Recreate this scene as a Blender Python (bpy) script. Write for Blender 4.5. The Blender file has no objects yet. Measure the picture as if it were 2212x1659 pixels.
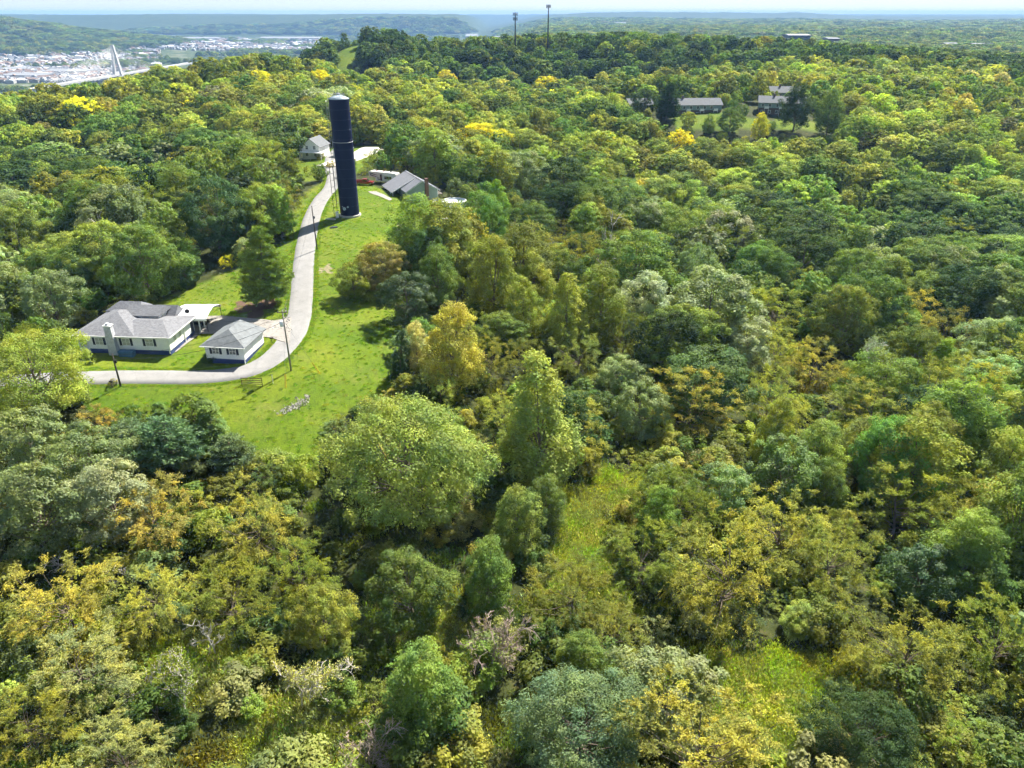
import bpy, math, random
import numpy as np
from mathutils import Vector

R = math.radians
scene = bpy.context.scene
COL = scene.collection
rng = np.random.default_rng(7)
random.seed(7)

# ------------------------------------------------------------------ camera
F_PX, PITCH, CAM_Z = 1595.0, R(26.67), 55.0       # focal length for a 2212 px wide frame
cam = bpy.data.cameras.new('camera'); cam_o = bpy.data.objects.new('camera', cam); COL.objects.link(cam_o)
cam.sensor_width = 36.0; cam.lens = 36.0 * F_PX / 2212.0
cam.clip_start = 0.5; cam.clip_end = 60000.0
cam_o.location = (0, 0, CAM_Z); cam_o.rotation_euler = (R(90) - PITCH, 0, 0)
scene.camera = cam_o
# ------------------------------------------------------------------ world, sun, exposure
SUN_AZ, SUN_EL = R(33.0), R(48.0)                 # azimuth from +Y towards +X
world = bpy.data.worlds.new('World'); scene.world = world; world.use_nodes = True
wn = world.node_tree.nodes; wl = world.node_tree.links
bg = wn['Background']; sky = wn.new('ShaderNodeTexSky')
sky.sky_type = 'NISHITA'; sky.sun_disc = False
sky.sun_elevation = SUN_EL; sky.sun_rotation = SUN_AZ
sky.air_density = 0.6; sky.dust_density = 0.15; sky.ozone_density = 2.5; sky.altitude = 300
gam = wn.new('ShaderNodeGamma'); gam.inputs[1].default_value = 0.5
wl.new(sky.outputs[0], gam.inputs[0]); wl.new(gam.outputs[0], bg.inputs[0]); bg.inputs[1].default_value = 0.12
sun = bpy.data.lights.new('sun', 'SUN'); sun.energy = 5.0; sun.angle = R(0.6); sun.color = (1.0, 0.935, 0.82)
sun_o = bpy.data.objects.new('sun', sun); COL.objects.link(sun_o); sun_o.location = (60, 100, 150)
sd = Vector((math.sin(SUN_AZ) * math.cos(SUN_EL), math.cos(SUN_AZ) * math.cos(SUN_EL), math.sin(SUN_EL)))
sun_o.rotation_euler = sd.to_track_quat('Z', 'Y').to_euler()
vs = scene.view_settings
vs.view_transform = 'Standard'; vs.look = 'None'; vs.gamma = 1.0; vs.use_curve_mapping = False
vs.exposure = 1.62
cy = scene.cycles
cy.use_denoising = True; cy.max_bounces = 4; cy.diffuse_bounces = 3; cy.transmission_bounces = 3
cy.debug_use_spatial_splits = True
cy.use_adaptive_sampling = True; cy.adaptive_threshold = 0.05; cy.adaptive_min_samples = 16
cy.transparent_max_bounces = 4; cy.glossy_bounces = 2; cy.volume_bounces = 0; cy.caustics_reflective = False
cy.caustics_refractive = False

# ------------------------------------------------------------------ helpers: tags and meshes
def tag(o, label=None, cat=None, group=None, kind=None):
    if label: o['label'] = label
    if cat: o['category'] = cat
    if group: o['group'] = group
    if kind: o['kind'] = kind
    return o

def empty(name, loc=(0, 0, 0), rz=0.0, label=None, cat=None, group=None):
    o = bpy.data.objects.new(name, None); COL.objects.link(o)
    o.location = loc; o.rotation_euler = (0, 0, rz); o.empty_display_size = 0.3
    return tag(o, label, cat, group)

class MB:
    """collects shapes for one mesh object"""
    def __init__(self): self.v = []; self.f = []
    def add(self, vs_, fs):
        b = len(self.v); self.v += [tuple(p) for p in vs_]; self.f += [tuple(i + b for i in q) for q in fs]; return self
    def box(self, x0, x1, y0, y1, z0, z1):
        return self.add([(x0,y0,z0),(x1,y0,z0),(x1,y1,z0),(x0,y1,z0),(x0,y0,z1),(x1,y0,z1),(x1,y1,z1),(x0,y1,z1)],
                        [(0,3,2,1),(4,5,6,7),(0,1,5,4),(1,2,6,5),(2,3,7,6),(3,0,4,7)])
    def tube(self, pts, rad, n=6, cap=True):
        pts = [Vector(p) for p in pts]; m = len(pts)
        if not hasattr(rad, '__len__'): rad = [rad] * m
        vs_ = []
        for i, p in enumerate(pts):
            d = (pts[min(i+1, m-1)] - pts[max(i-1, 0)])
            d = d.normalized() if d.length > 1e-9 else Vector((0,0,1))
            a = d.cross(Vector((0,0,1)) if abs(d.z) < 0.9 else Vector((1,0,0))).normalized(); b = d.cross(a)
            for k in range(n):
                t = 2 * math.pi * k / n
                vs_.append(p + (a * math.cos(t) + b * math.sin(t)) * rad[i])
        fs = [(i*n+k, i*n+(k+1)%n, (i+1)*n+(k+1)%n, (i+1)*n+k) for i in range(m-1) for k in range(n)]
        if cap: fs += [tuple(range(n))[::-1], tuple((m-1)*n + k for k in range(n))]
        return self.add(vs_, fs)
    def lathe(self, prof, n=48, c=(0,0,0), cap=True):
        vs_ = [(c[0]+r*math.cos(2*math.pi*k/n), c[1]+r*math.sin(2*math.pi*k/n), c[2]+z) for r, z in prof for k in range(n)]
        m = len(prof)
        fs = [(i*n+k, i*n+(k+1)%n, (i+1)*n+(k+1)%n, (i+1)*n+k) for i in range(m-1) for k in range(n)]
        if cap: fs += [tuple(range(n))[::-1], tuple((m-1)*n + k for k in range(n))]
        return self.add(vs_, fs)
    def prism(self, poly, d0, d1, axis='y'):
        """2D polygon extruded along an axis; poly in the other two axes (in xyz order)"""
        def P(a, b, d): return {'x': (d, a, b), 'y': (a, d, b), 'z': (a, b, d)}[axis]
        n = len(poly)
        vs_ = [P(a, b, d0) for a, b in poly] + [P(a, b, d1) for a, b in poly]
        fs = [tuple(range(n))[::-1], tuple(range(n, 2*n))] + [(i, (i+1)%n, n+(i+1)%n, n+i) for i in range(n)]
        return self.add(vs_, fs)
    def build(self, name, mat, parent=None, smooth=False, loc=None, rz=0.0):
        me = bpy.data.meshes.new(name); me.from_pydata(self.v, [], self.f); me.update()
        if smooth: me.polygons.foreach_set('use_smooth', [True] * len(me.polygons))
        me.materials.append(mat)
        o = bpy.data.objects.new(name, me); COL.objects.link(o)
        if parent: o.parent = parent
        if loc is not None: o.location = loc; o.rotation_euler = (0, 0, rz)
        return o

def box(name, b, mat, parent=None): return MB().box(*b).build(name, mat, parent)

# ------------------------------------------------------------------ materials
def nodes(name):
    m = bpy.data.materials.new(name); m.use_nodes = True
    nt = m.node_tree; return m, nt, nt.nodes, nt.links, nt.nodes['Principled BSDF']

def mat(name, col, rough=0.7, metal=0.0, var=0.12, scale=1.5, bump=0.0, bscale=12.0, spec=0.4, stretch=None):
    m, nt, N, L, b = nodes(name)
    b.inputs['Roughness'].default_value = rough; b.inputs['Metallic'].default_value = metal
    b.inputs['Specular IOR Level'].default_value = spec
    tc = N.new('ShaderNodeTexCoord'); src = tc.outputs['Object']
    if stretch:
        mp = N.new('ShaderNodeMapping'); mp.inputs['Scale'].default_value = stretch; L.new(src, mp.inputs[0]); src = mp.outputs[0]
    no = N.new('ShaderNodeTexNoise'); no.inputs['Scale'].default_value = scale; no.inputs['Detail'].default_value = 6
    no.inputs['Roughness'].default_value = 0.65
    L.new(src, no.inputs['Vector'])
    rp = N.new('ShaderNodeValToRGB')
    rp.color_ramp.elements[0].position = 0.3; rp.color_ramp.elements[1].position = 0.72
    rp.color_ramp.elements[0].color = tuple(c * (1 - var) for c in col) + (1,)
    rp.color_ramp.elements[1].color = tuple(min(1, c * (1 + var)) for c in col) + (1,)
    L.new(no.outputs[0], rp.inputs[0]); L.new(rp.outputs[0], b.inputs['Base Color'])
    if bump:
        n2 = N.new('ShaderNodeTexNoise'); n2.inputs['Scale'].default_value = bscale; n2.inputs['Detail'].default_value = 4
        L.new(src, n2.inputs['Vector'])
        bp = N.new('ShaderNodeBump'); bp.inputs['Strength'].default_value = bump; bp.inputs['Distance'].default_value = 0.05
        L.new(n2.outputs[0], bp.inputs['Height']); L.new(bp.outputs[0], b.inputs['Normal'])
    return m

def siding(name, col, board=0.13):
    """horizontal lap boards as fine relief"""
    m = mat(name, col, 0.55, var=0.05, scale=0.7)
    nt = m.node_tree; N = nt.nodes; L = nt.links
    tc = N.new('ShaderNodeTexCoord'); sp = N.new('ShaderNodeSeparateXYZ'); L.new(tc.outputs['Object'], sp.inputs[0])
    d = N.new('ShaderNodeMath'); d.operation = 'DIVIDE'; d.inputs[1].default_value = board; L.new(sp.outputs[2], d.inputs[0])
    fr = N.new('ShaderNodeMath'); fr.operation = 'FRACT'; L.new(d.outputs[0], fr.inputs[0])
    bp = N.new('ShaderNodeBump'); bp.inputs['Strength'].default_value = 0.5; bp.inputs['Distance'].default_value = 0.02; bp.invert = True
    L.new(fr.outputs[0], bp.inputs['Height']); L.new(bp.outputs[0], N['Principled BSDF'].inputs['Normal'])
    return m

M = {}
M['siding'] = siding('white_siding', (0.87, 0.87, 0.86))
M['townwall'] = mat('town_wall', (0.40, 0.40, 0.40), 0.8)
M['townroof'] = mat('town_roof', (0.24, 0.25, 0.27), 0.95, var=0.2, spec=0.05)
M['trim'] = mat('white_trim', (0.82, 0.82, 0.80), 0.5, var=0.04)
M['shingle'] = mat('grey_shingle', (0.18, 0.185, 0.20), 0.9, var=0.32, scale=2.0, bump=0.5, bscale=9, stretch=(1, 1, 3), spec=0.1)
M['shingle_pale'] = mat('pale_grey_shingle', (0.175, 0.19, 0.20), 0.9, var=0.25, scale=1.2, bump=0.4, bscale=9, spec=0.1)
M['found'] = mat('blue_painted_foundation', (0.035, 0.06, 0.19), 0.6, var=0.25, scale=1.0)
M['shutter'] = mat('navy_shutter', (0.012, 0.016, 0.045), 0.5)
M['glass'] = mat('window_glass', (0.10, 0.12, 0.13), 0.08, var=0.3, spec=0.8)
M['curtained'] = mat('curtained_glass', (0.42, 0.43, 0.38), 0.25, var=0.12, scale=4)
M['stone'] = mat('pale_stone', (0.48, 0.49, 0.52), 0.85, var=0.28, scale=3.0, bump=0.8, bscale=5)
M['bluebox'] = mat('blue_cover', (0.05, 0.14, 0.25), 0.5, var=0.2)
M['dark'] = mat('black_metal', (0.02, 0.02, 0.022), 0.5)
M['wood'] = mat('weathered_wood', (0.14, 0.12, 0.10), 0.85, var=0.3, scale=4, stretch=(1,1,0.1))
M['brownrail'] = mat('brown_rail', (0.09, 0.05, 0.035), 0.7)
M['pole'] = mat('utility_pole_wood', (0.26, 0.24, 0.21), 0.85, var=0.25, scale=6, stretch=(1,1,0.08))
M['poledark'] = mat('dark_pole_wood', (0.07, 0.06, 0.055), 0.85, var=0.25, scale=6, stretch=(1,1,0.08))
M['galv'] = mat('galvanised_steel', (0.45, 0.46, 0.47), 0.4, 0.6, var=0.1)
M['wire'] = mat('cable_black', (0.04, 0.04, 0.04), 0.6)
M['yellow'] = mat('yellow_plastic', (0.75, 0.50, 0.02), 0.5)
M['metalroof'] = mat('white_sheet_metal', (0.74, 0.75, 0.76), 0.35, 0.0, var=0.05, spec=0.6)
M['concrete'] = mat('concrete', (0.46, 0.44, 0.40), 0.85, var=0.25, scale=0.5, bump=0.2, bscale=14)
M['tank'] = mat('dark_blue_tank_paint', (0.0032, 0.0075, 0.042), 0.5, var=0.2, scale=0.35, spec=0.15, stretch=(1,1,0.3))
M['tankseam'] = mat('weld_seam_paint', (0.012, 0.022, 0.075), 0.5)
M['tankroof'] = mat('pale_tank_roof', (0.36, 0.44, 0.50), 0.45, var=0.12, scale=0.8)
M['greensiding'] = siding('sage_siding', (0.30, 0.38, 0.33))
M['brick'] = mat('brick', (0.22, 0.12, 0.09), 0.85, var=0.35, scale=5, bump=0.5)
M['red'] = mat('red_car_paint', (0.24, 0.008, 0.014), 0.22, var=0.05, spec=0.7)
M['blackcar'] = mat('black_car_paint', (0.012, 0.012, 0.014), 0.2, var=0.05, spec=0.7)
M['rv'] = mat('white_gel_coat', (0.74, 0.73, 0.68), 0.35, var=0.05, spec=0.5)
M['tyre'] = mat('tyre_rubber', (0.018, 0.018, 0.018), 0.85)
M['chrome'] = mat('chrome', (0.6, 0.6, 0.62), 0.2, 0.9, var=0.05)
M['carglass'] = mat('car_glass', (0.015, 0.018, 0.02), 0.08, var=0.1, spec=0.9)
M['orange'] = mat('orange_tarp', (0.45, 0.09, 0.03), 0.6)
M['poolwall'] = mat('pool_wall', (0.55, 0.64, 0.72), 0.45, var=0.08)
M['poolcover'] = mat('pool_cover', (0.66, 0.70, 0.74), 0.45, var=0.08, scale=0.8)
M['rock'] = mat('grey_rock', (0.40, 0.38, 0.34), 0.9, var=0.4, scale=1.6, bump=0.6, bscale=6)
M['needles'] = mat('fallen_needles', (0.10, 0.058, 0.035), 0.95, var=0.3, scale=0.9)
M['dirt'] = mat('bare_dirt', (0.21, 0.185, 0.10), 0.95, var=0.45, scale=1.2)
M['redbrick'] = mat('dark_brick', (0.13, 0.10, 0.09), 0.85, var=0.3, scale=3)
M['tealsiding'] = siding('teal_siding', (0.22, 0.30, 0.29))
M['paleroof'] = mat('pale_roof', (0.17, 0.18, 0.19), 0.95, var=0.15, spec=0.03)
M['bark'] = mat('bark', (0.16, 0.125, 0.095), 0.95, var=0.35, scale=3, bump=0.8, bscale=10, stretch=(1,1,0.2))
M['deadbark'] = mat('bleached_bark', (0.52, 0.48, 0.43), 0.9, var=0.25, scale=3)
M['reddead'] = mat('reddish_dead_twigs', (0.36, 0.28, 0.24), 0.9, var=0.25, scale=3)
M['pylon'] = mat('pale_concrete_pylon', (0.46, 0.46, 0.46), 0.7, var=0.05)
M['cable'] = mat('white_stay_cable', (0.55, 0.55, 0.55), 0.5, var=0.02)

def leaf_material(name, trans=0.30, gloss=0.012, patch=0.36, rim=(1.0, 1.0, 1.0)):
    m, nt, N, L, b = nodes(name); N.remove(b); out = N['Material Output']
    at = N.new('ShaderNodeAttribute'); at.attribute_type = 'INSTANCER'; at.attribute_name = 'tint'
    rn = N.new('ShaderNodeAttribute'); rn.attribute_type = 'GEOMETRY'; rn.attribute_name = 'rnd'
    tc = N.new('ShaderNodeTexCoord')
    no = N.new('ShaderNodeTexNoise'); no.inputs['Scale'].default_value = 0.2; no.inputs['Detail'].default_value = 4
    oi = N.new('ShaderNodeObjectInfo')
    off = N.new('ShaderNodeVectorMath'); off.operation = 'ADD'
    sc = N.new('ShaderNodeVectorMath'); sc.operation = 'SCALE'; sc.inputs[0].default_value = (37, 53, 71)
    L.new(oi.outputs['Random'], sc.inputs['Scale']); L.new(tc.outputs['Object'], off.inputs[0]); L.new(sc.outputs[0], off.inputs[1])
    L.new(off.outputs[0], no.inputs['Vector'])
    ramp = N.new('ShaderNodeMapRange'); ramp.inputs[1].default_value = 0.38; ramp.inputs[2].default_value = 0.66
    ramp.interpolation_type = 'SMOOTHSTEP'
    L.new(no.outputs[0], ramp.inputs[0])
    def tinted(k):
        w = N.new('ShaderNodeMix'); w.data_type = 'RGBA'; w.blend_type = 'MULTIPLY'; w.inputs[0].default_value = 1.0
        w.inputs[7].default_value = k + (1,); L.new(at.outputs['Color'], w.inputs[6]); return w.outputs[2]
    mx = N.new('ShaderNodeMix'); mx.data_type = 'RGBA'; L.new(ramp.outputs[0], mx.inputs[0])
    L.new(tinted((1 - .62 * patch, 1 - .30 * patch, 1.0)), mx.inputs[6]); L.new(tinted((1 + .8 * patch, 1 + .58 * patch, 1 - .2 * patch)), mx.inputs[7])
    hs = N.new('ShaderNodeHueSaturation'); L.new(mx.outputs[2], hs.inputs['Color'])
    hv = N.new('ShaderNodeMapRange'); hv.inputs[3].default_value = 0.493; hv.inputs[4].default_value = 0.53; L.new(rn.outputs['Fac'], hv.inputs[0])
    vv = N.new('ShaderNodeMapRange'); vv.inputs[3].default_value = 0.6; vv.inputs[4].default_value = 1.45; L.new(rn.outputs['Fac'], vv.inputs[0])
    L.new(hv.outputs[0], hs.inputs['Hue']); L.new(vv.outputs[0], hs.inputs['Value'])
    df = N.new('ShaderNodeBsdfDiffuse'); tr = N.new('ShaderNodeBsdfTranslucent'); gl = N.new('ShaderNodeBsdfGlossy')
    gl.inputs['Roughness'].default_value = 0.6; gl.inputs['Color'].default_value = (0.8, 0.85, 0.8, 1)
    tcol = N.new('ShaderNodeMix'); tcol.data_type = 'RGBA'; tcol.blend_type = 'MULTIPLY'; tcol.inputs[0].default_value = 1.0
    tcol.inputs[7].default_value = (1.45, 1.5, 0.7, 1)
    L.new(hs.outputs[0], df.inputs[0]); L.new(hs.outputs[0], tcol.inputs[6]); L.new(tcol.outputs[2], tr.inputs[0])
    m1 = N.new('ShaderNodeMixShader'); m1.inputs[0].default_value = trans; L.new(df.outputs[0], m1.inputs[1]); L.new(tr.outputs[0], m1.inputs[2])
    m2 = N.new('ShaderNodeMixShader'); m2.inputs[0].default_value = gloss; L.new(m1.outputs[0], m2.inputs[1]); L.new(gl.outputs[0], m2.inputs[2])
    L.new(m2.outputs[0], out.inputs[0])
    return m
M['leaf'] = leaf_material('leaf')
M['needle'] = leaf_material('needle', trans=0.2, gloss=0.02, patch=0.25)
M['vineleaf'] = leaf_material('pale_backed_leaf', trans=0.35, gloss=0.03, patch=0.25)

# ------------------------------------------------------------------ terrain
CP = np.array([
 (-95,112,-1.5),(-71,112,0),(-48,112.5,0),(-76,122,0),(-61,121,0),(-50,117,0),(-65,135,.5),(-80,135,-1),(-100,135,-5),(-62,128,0),(-70,128,0),
 (-40,124,.8),(-46,156,3),(-52,142,1.2),(-54,208,6),(-58,243,6.5),(-70,300,6),(-44,200,6),(-28,219,5),(-16,216,3.4),(-30,235,5.5),
 (-36,105,-1.8),(-34,93,-4.5),(-22,119,-2.2),(-22,138,-1),(-30,170,3),(-8,180,-3),(-5,216,2.0),
 (-45,43,-8),(0,42,-9),(48,45,-13),(0,70,-9),(-60,80,-6),(-100,80,-8),(-130,110,-9),(-25,62,-8),
 (20,110,-9),(40,150,-12),(80,120,-17),(110,144,-18),(47,250,-13),(10,215,-3),(15,260,-5),(100,220,-18),(181,258,-15),(160,180,-20),
 (273,411,2),(230,330,-6),(84,380,10.3),(120,380,10.5),(60,330,-3),(100,335,0),(150,420,12),(30,420,4),(80,450,8),
 (60,530,-2),(0,500,0),(150,520,8),(29,640,24),(0,640,24),(-80,650,23),(100,660,26),(200,650,24),(300,640,18),(0,760,15),(200,760,15),(-40,720,18),(400,620,12),
 (-100,180,-4),(-120,150,-9),(-150,200,-8),(-100,240,0),(-130,300,2),(-180,300,0),(-226,350,8),(-186,400,14),(-166,480,20),(-140,420,14),(-90,350,6),(-60,400,7),
 (-100,560,10),(-50,560,6),(-128,655,31),(-126,600,17),(-100,700,27),(-230,480,0),(-290,400,-8),(-150,590,2),
 (-400,500,-55),(-300,700,-65),(-500,300,-40),(0,950,-5),(300,950,0),(600,900,0),(600,500,0),(450,350,-5),(-100,900,-40),
 (-200,20,-18),(200,20,-24),(0,0,-13),(0,-60,-16),(-300,150,-25),(350,150,-20),(300,250,-12)], float)
def _tps(r2): return 0.5 * r2 * np.log(np.maximum(r2, 1e-9))
_n = len(CP); _A = np.zeros((_n+3, _n+3))
_S = 100.0
_P = CP[:, :2] / _S
_d = ((_P[:, None] - _P[None]) ** 2).sum(-1)
_A[:_n, :_n] = _tps(_d) + np.eye(_n) * 0.002
_A[:_n, _n:] = np.c_[np.ones(_n), _P]; _A[_n:, :_n] = _A[:_n, _n:].T
_W = np.linalg.solve(_A, np.r_[CP[:, 2], 0, 0, 0])

def sst(a, b, x): t = np.clip((x - a) / (b - a), 0, 1); return t * t * (3 - 2 * t)
def vnoise(x, y, seed=0):
    xi = np.floor(x).astype(np.int64); yi = np.floor(y).astype(np.int64); fx = x - xi; fy = y - yi
    def h(a, b):
        n = (a * 374761393 + b * 668265263 + seed * 1442695041) & 0x7fffffff
        n = ((n ^ (n >> 13)) * 1274126177) & 0x7fffffff
        return (n & 0xffff) / 65535.0
    u = fx*fx*(3-2*fx); v = fy*fy*(3-2*fy)
    return (h(xi,yi)*(1-u)+h(xi+1,yi)*u)*(1-v) + (h(xi,yi+1)*(1-u)+h(xi+1,yi+1)*u)*v
def fbm(x, y, seed=0, o=4):
    s = 0; a = 0.5
    for i in range(o): s = s + a * vnoise(x * 2**i, y * 2**i, seed + i); a *= 0.5
    return s

def near_z(x, y):
    x = np.asarray(x, float) / _S; y = np.asarray(y, float) / _S
    z = _W[_n] + _W[_n+1] * x + _W[_n+2] * y
    for i in range(_n): z = z + _W[i] * _tps((x - _P[i, 0])**2 + (y - _P[i, 1])**2)
    return z

def far_z(x, y):
    r = np.hypot(x, y); az = np.degrees(np.arctan2(x, y))
    nz = fbm(x / 700 + 9, y / 700 + 4, 3)
    plateau = -8 + 26 * (nz - 0.45) + 26 * sst(3500, 8000, r) + 18 * (fbm(x/1500, y/1500, 8) - 0.5)
    valley = -76 + 3 * nz
    lft = 1 - sst(-2.6, 3.0, az)
    z = plateau * (1 - lft) + valley * lft
    # hill behind the town
    hill = 112 * np.exp(-(((x + 2450) / 800)**2 + ((y - 3150) / 800)**2) ** 1.2)
    z = z + hill * (0.75 + 0.5 * nz) * lft
    # long ridge across the valley, ending in a bluff
    crest = sst(4700, 5900, y + 260 * (fbm(x / 500, y / 500, 5) - .5)) * (1 - sst(8000, 9500, y) * 0.3)
    edge = 1 - sst(-420, -200, x + 0.0 * y)
    rid = (108 + 32 * (fbm(x / 900, y / 900, 6) - 0.45)) * crest * np.clip(edge, 0, 1)
    z = z + rid * lft
    # second ridge beyond the gap
    c2 = sst(6500, 7600, y) * sst(120, 700, x) * (1 - sst(2300, 3600, x))
    z = z + c2 * (62 + 60 * (nz - .45)) * np.clip(lft + 0.5, 0, 1)
    z = z + sst(8500, 11500, r) * (30 - z) * 0.92
    return z

def T(x, y):
    x = np.asarray(x, float); y = np.asarray(y, float)
    r = np.hypot(x, y); az = np.degrees(np.arctan2(x, y))
    a = near_z(np.clip(x, -520, 650), np.clip(y, -60, 960)); b = far_z(x, y)
    w = sst(780, 1250, r)
    wl_ = sst(480, 820, r) * (1 - sst(-18.0, -14.5, az))
    w = np.maximum(w, wl_)
    return a * (1 - w) + b * w

_gx = np.arange(-420, 560, 4.0); _gy = np.arange(-20, 800, 4.0)
_GZ = T(*np.meshgrid(_gx, _gy))
def TZ(x, y):
    if -419 < x < 550 and -19 < y < 790:
        a = (x + 420) / 4.0; b = (y + 20) / 4.0; i = int(a); j = int(b); a -= i; b -= j
        return float((_GZ[j, i] * (1 - a) + _GZ[j, i+1] * a) * (1 - b) + (_GZ[j+1, i] * (1 - a) + _GZ[j+1, i+1] * a) * b)
    return float(T(np.array([x]), np.array([y]))[0])

def ray(u, v):
    a = (u - 1106) / F_PX; b = (829.5 - v) / F_PX
    return np.array([a, math.cos(PITCH) + b * math.sin(PITCH), -math.sin(PITCH) + b * math.cos(PITCH)])
def G(u, v, lift=0.0):
    """the ground point seen at a point of the 2212 x 1659 survey picture"""
    d = ray(u, v); t = 20.0
    while t < 6000:
        p = d * t
        if CAM_Z + p[2] <= TZ(p[0], p[1]) + lift: break
        t *= 1.03
    lo, hi = t / 1.03, t
    for _ in range(18):
        m_ = (lo + hi) / 2; p = d * m_
        if CAM_Z + p[2] <= TZ(p[0], p[1]) + lift: hi = m_
        else: lo = m_
    p = d * hi
    return Vector((p[0], p[1], TZ(p[0], p[1])))
def height_at(v, y, u=1106):
    d = ray(u, v); return CAM_Z + d[2] * (y / d[1])

# ---- lawns (world polygons)
def inpoly(x, y, poly):
    c = np.zeros(x.shape, bool); n = len(poly)
    for i in range(n):
        x1, y1 = poly[i][:2]; x2, y2 = poly[(i+1) % n][:2]
        if y1 == y2: continue
        k = ((y1 > y) != (y2 > y)) & (x < (x2 - x1) * (y - y1) / (y2 - y1) + x1)
        c ^= k
    return c
def gp(*uv): return [tuple(G(u, v)) for u, v in uv]
LAWN = gp((150,715),(300,665),(460,600),(560,560),(612,520),(640,440),(672,408),(715,385),(760,392),(800,400),(850,418),(960,432),(1045,455),(1035,475),
          (960,480),(890,520),(800,560),(760,600),(770,640),(850,655),(900,690),(880,760),(850,850),(780,870),(740,900),(690,960),(690,1040),(640,1050),
          (590,1010),(520,960),(420,900),(260,905),(180,880),(150,800))
LAWN2 = [(78,366),(76,374),(80,382),(104,383),(108,374),(122,372),(132,378),(146,376),(150,366),(138,361),(112,360),(92,358)]
LAWN3 = [(-84,262),(-76,300),(-66,318),(-50,318),(-45,290),(-52,255),(-68,246)]
LAWN5 = [(40,310),(50,322),(56,338),(48,342),(38,326)]
LAWN4 = [(-120,598),(-114,640),(-112,680),(-136,682),(-140,640),(-134,598)]
GAPS = [G(1255,1270), G(1225,1110), G(1240,1190), G(640,1560), G(1640,1560), G(1560,1500), G(1700,1480), G(960,1370), G(890,1330), G(1330,1060), G(430,1420), G(150,1370)]

# ------------------------------------------------------------------ ground sheet (polar grid)
na = 330; az = np.radians(np.linspace(-58, 58, na))
rr = [14.0]
while rr[-1] < 15500: rr.append(rr[-1] * 1.0135)
rr = np.array(rr); nr = len(rr)
X = (rr[:, None] * np.sin(az)[None]).ravel(); Y = (rr[:, None] * np.cos(az)[None]).ravel()
Z = T(X, Y)
rad = np.hypot(X, Y)
# canopy relief of woods too far off to build tree by tree
Z = Z + np.where(rad > 5200, 14 * (fbm(X / 70, Y / 70, 21, 3)), 0) * sst(5200, 5600, rad)
lawn = np.zeros(len(X))
for P_ in (LAWN, LAWN2, LAWN3, LAWN4, LAWN5): lawn = np.maximum(lawn, inpoly(X, Y, P_).astype(float))
dry = np.zeros(len(X))
for g in GAPS: dry = np.maximum(dry, 1 - sst(2.0, 6.5, np.hypot(X - g.x, Y - g.y)))
town_m = ((rad > 1250) & (Z < -66) & (rad < 4700)).astype(float)
me = bpy.data.meshes.new('ground')
me.vertices.add(len(X)); me.vertices.foreach_set('co', np.c_[X, Y, Z].ravel())
ii, jj = np.meshgrid(np.arange(nr - 1), np.arange(na - 1), indexing='ij')
q = np.stack([ii*na+jj, ii*na+jj+1, (ii+1)*na+jj+1, (ii+1)*na+jj], -1).reshape(-1, 4)[:, ::-1]
me.loops.add(q.size); me.loops.foreach_set('vertex_index', q.ravel().astype(np.int32))
me.polygons.add(len(q)); me.polygons.foreach_set('loop_start', np.arange(0, q.size, 4, dtype=np.int32))
me.update(calc_edges=True)
me.polygons.foreach_set('use_smooth', np.ones(len(q), bool))
for nm, arr in (('lawn', lawn), ('dry', dry), ('town', town_m)):
    a_ = me.attributes.new(nm, 'FLOAT', 'POINT'); a_.data.foreach_set('value', arr.astype(np.float32))
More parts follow.
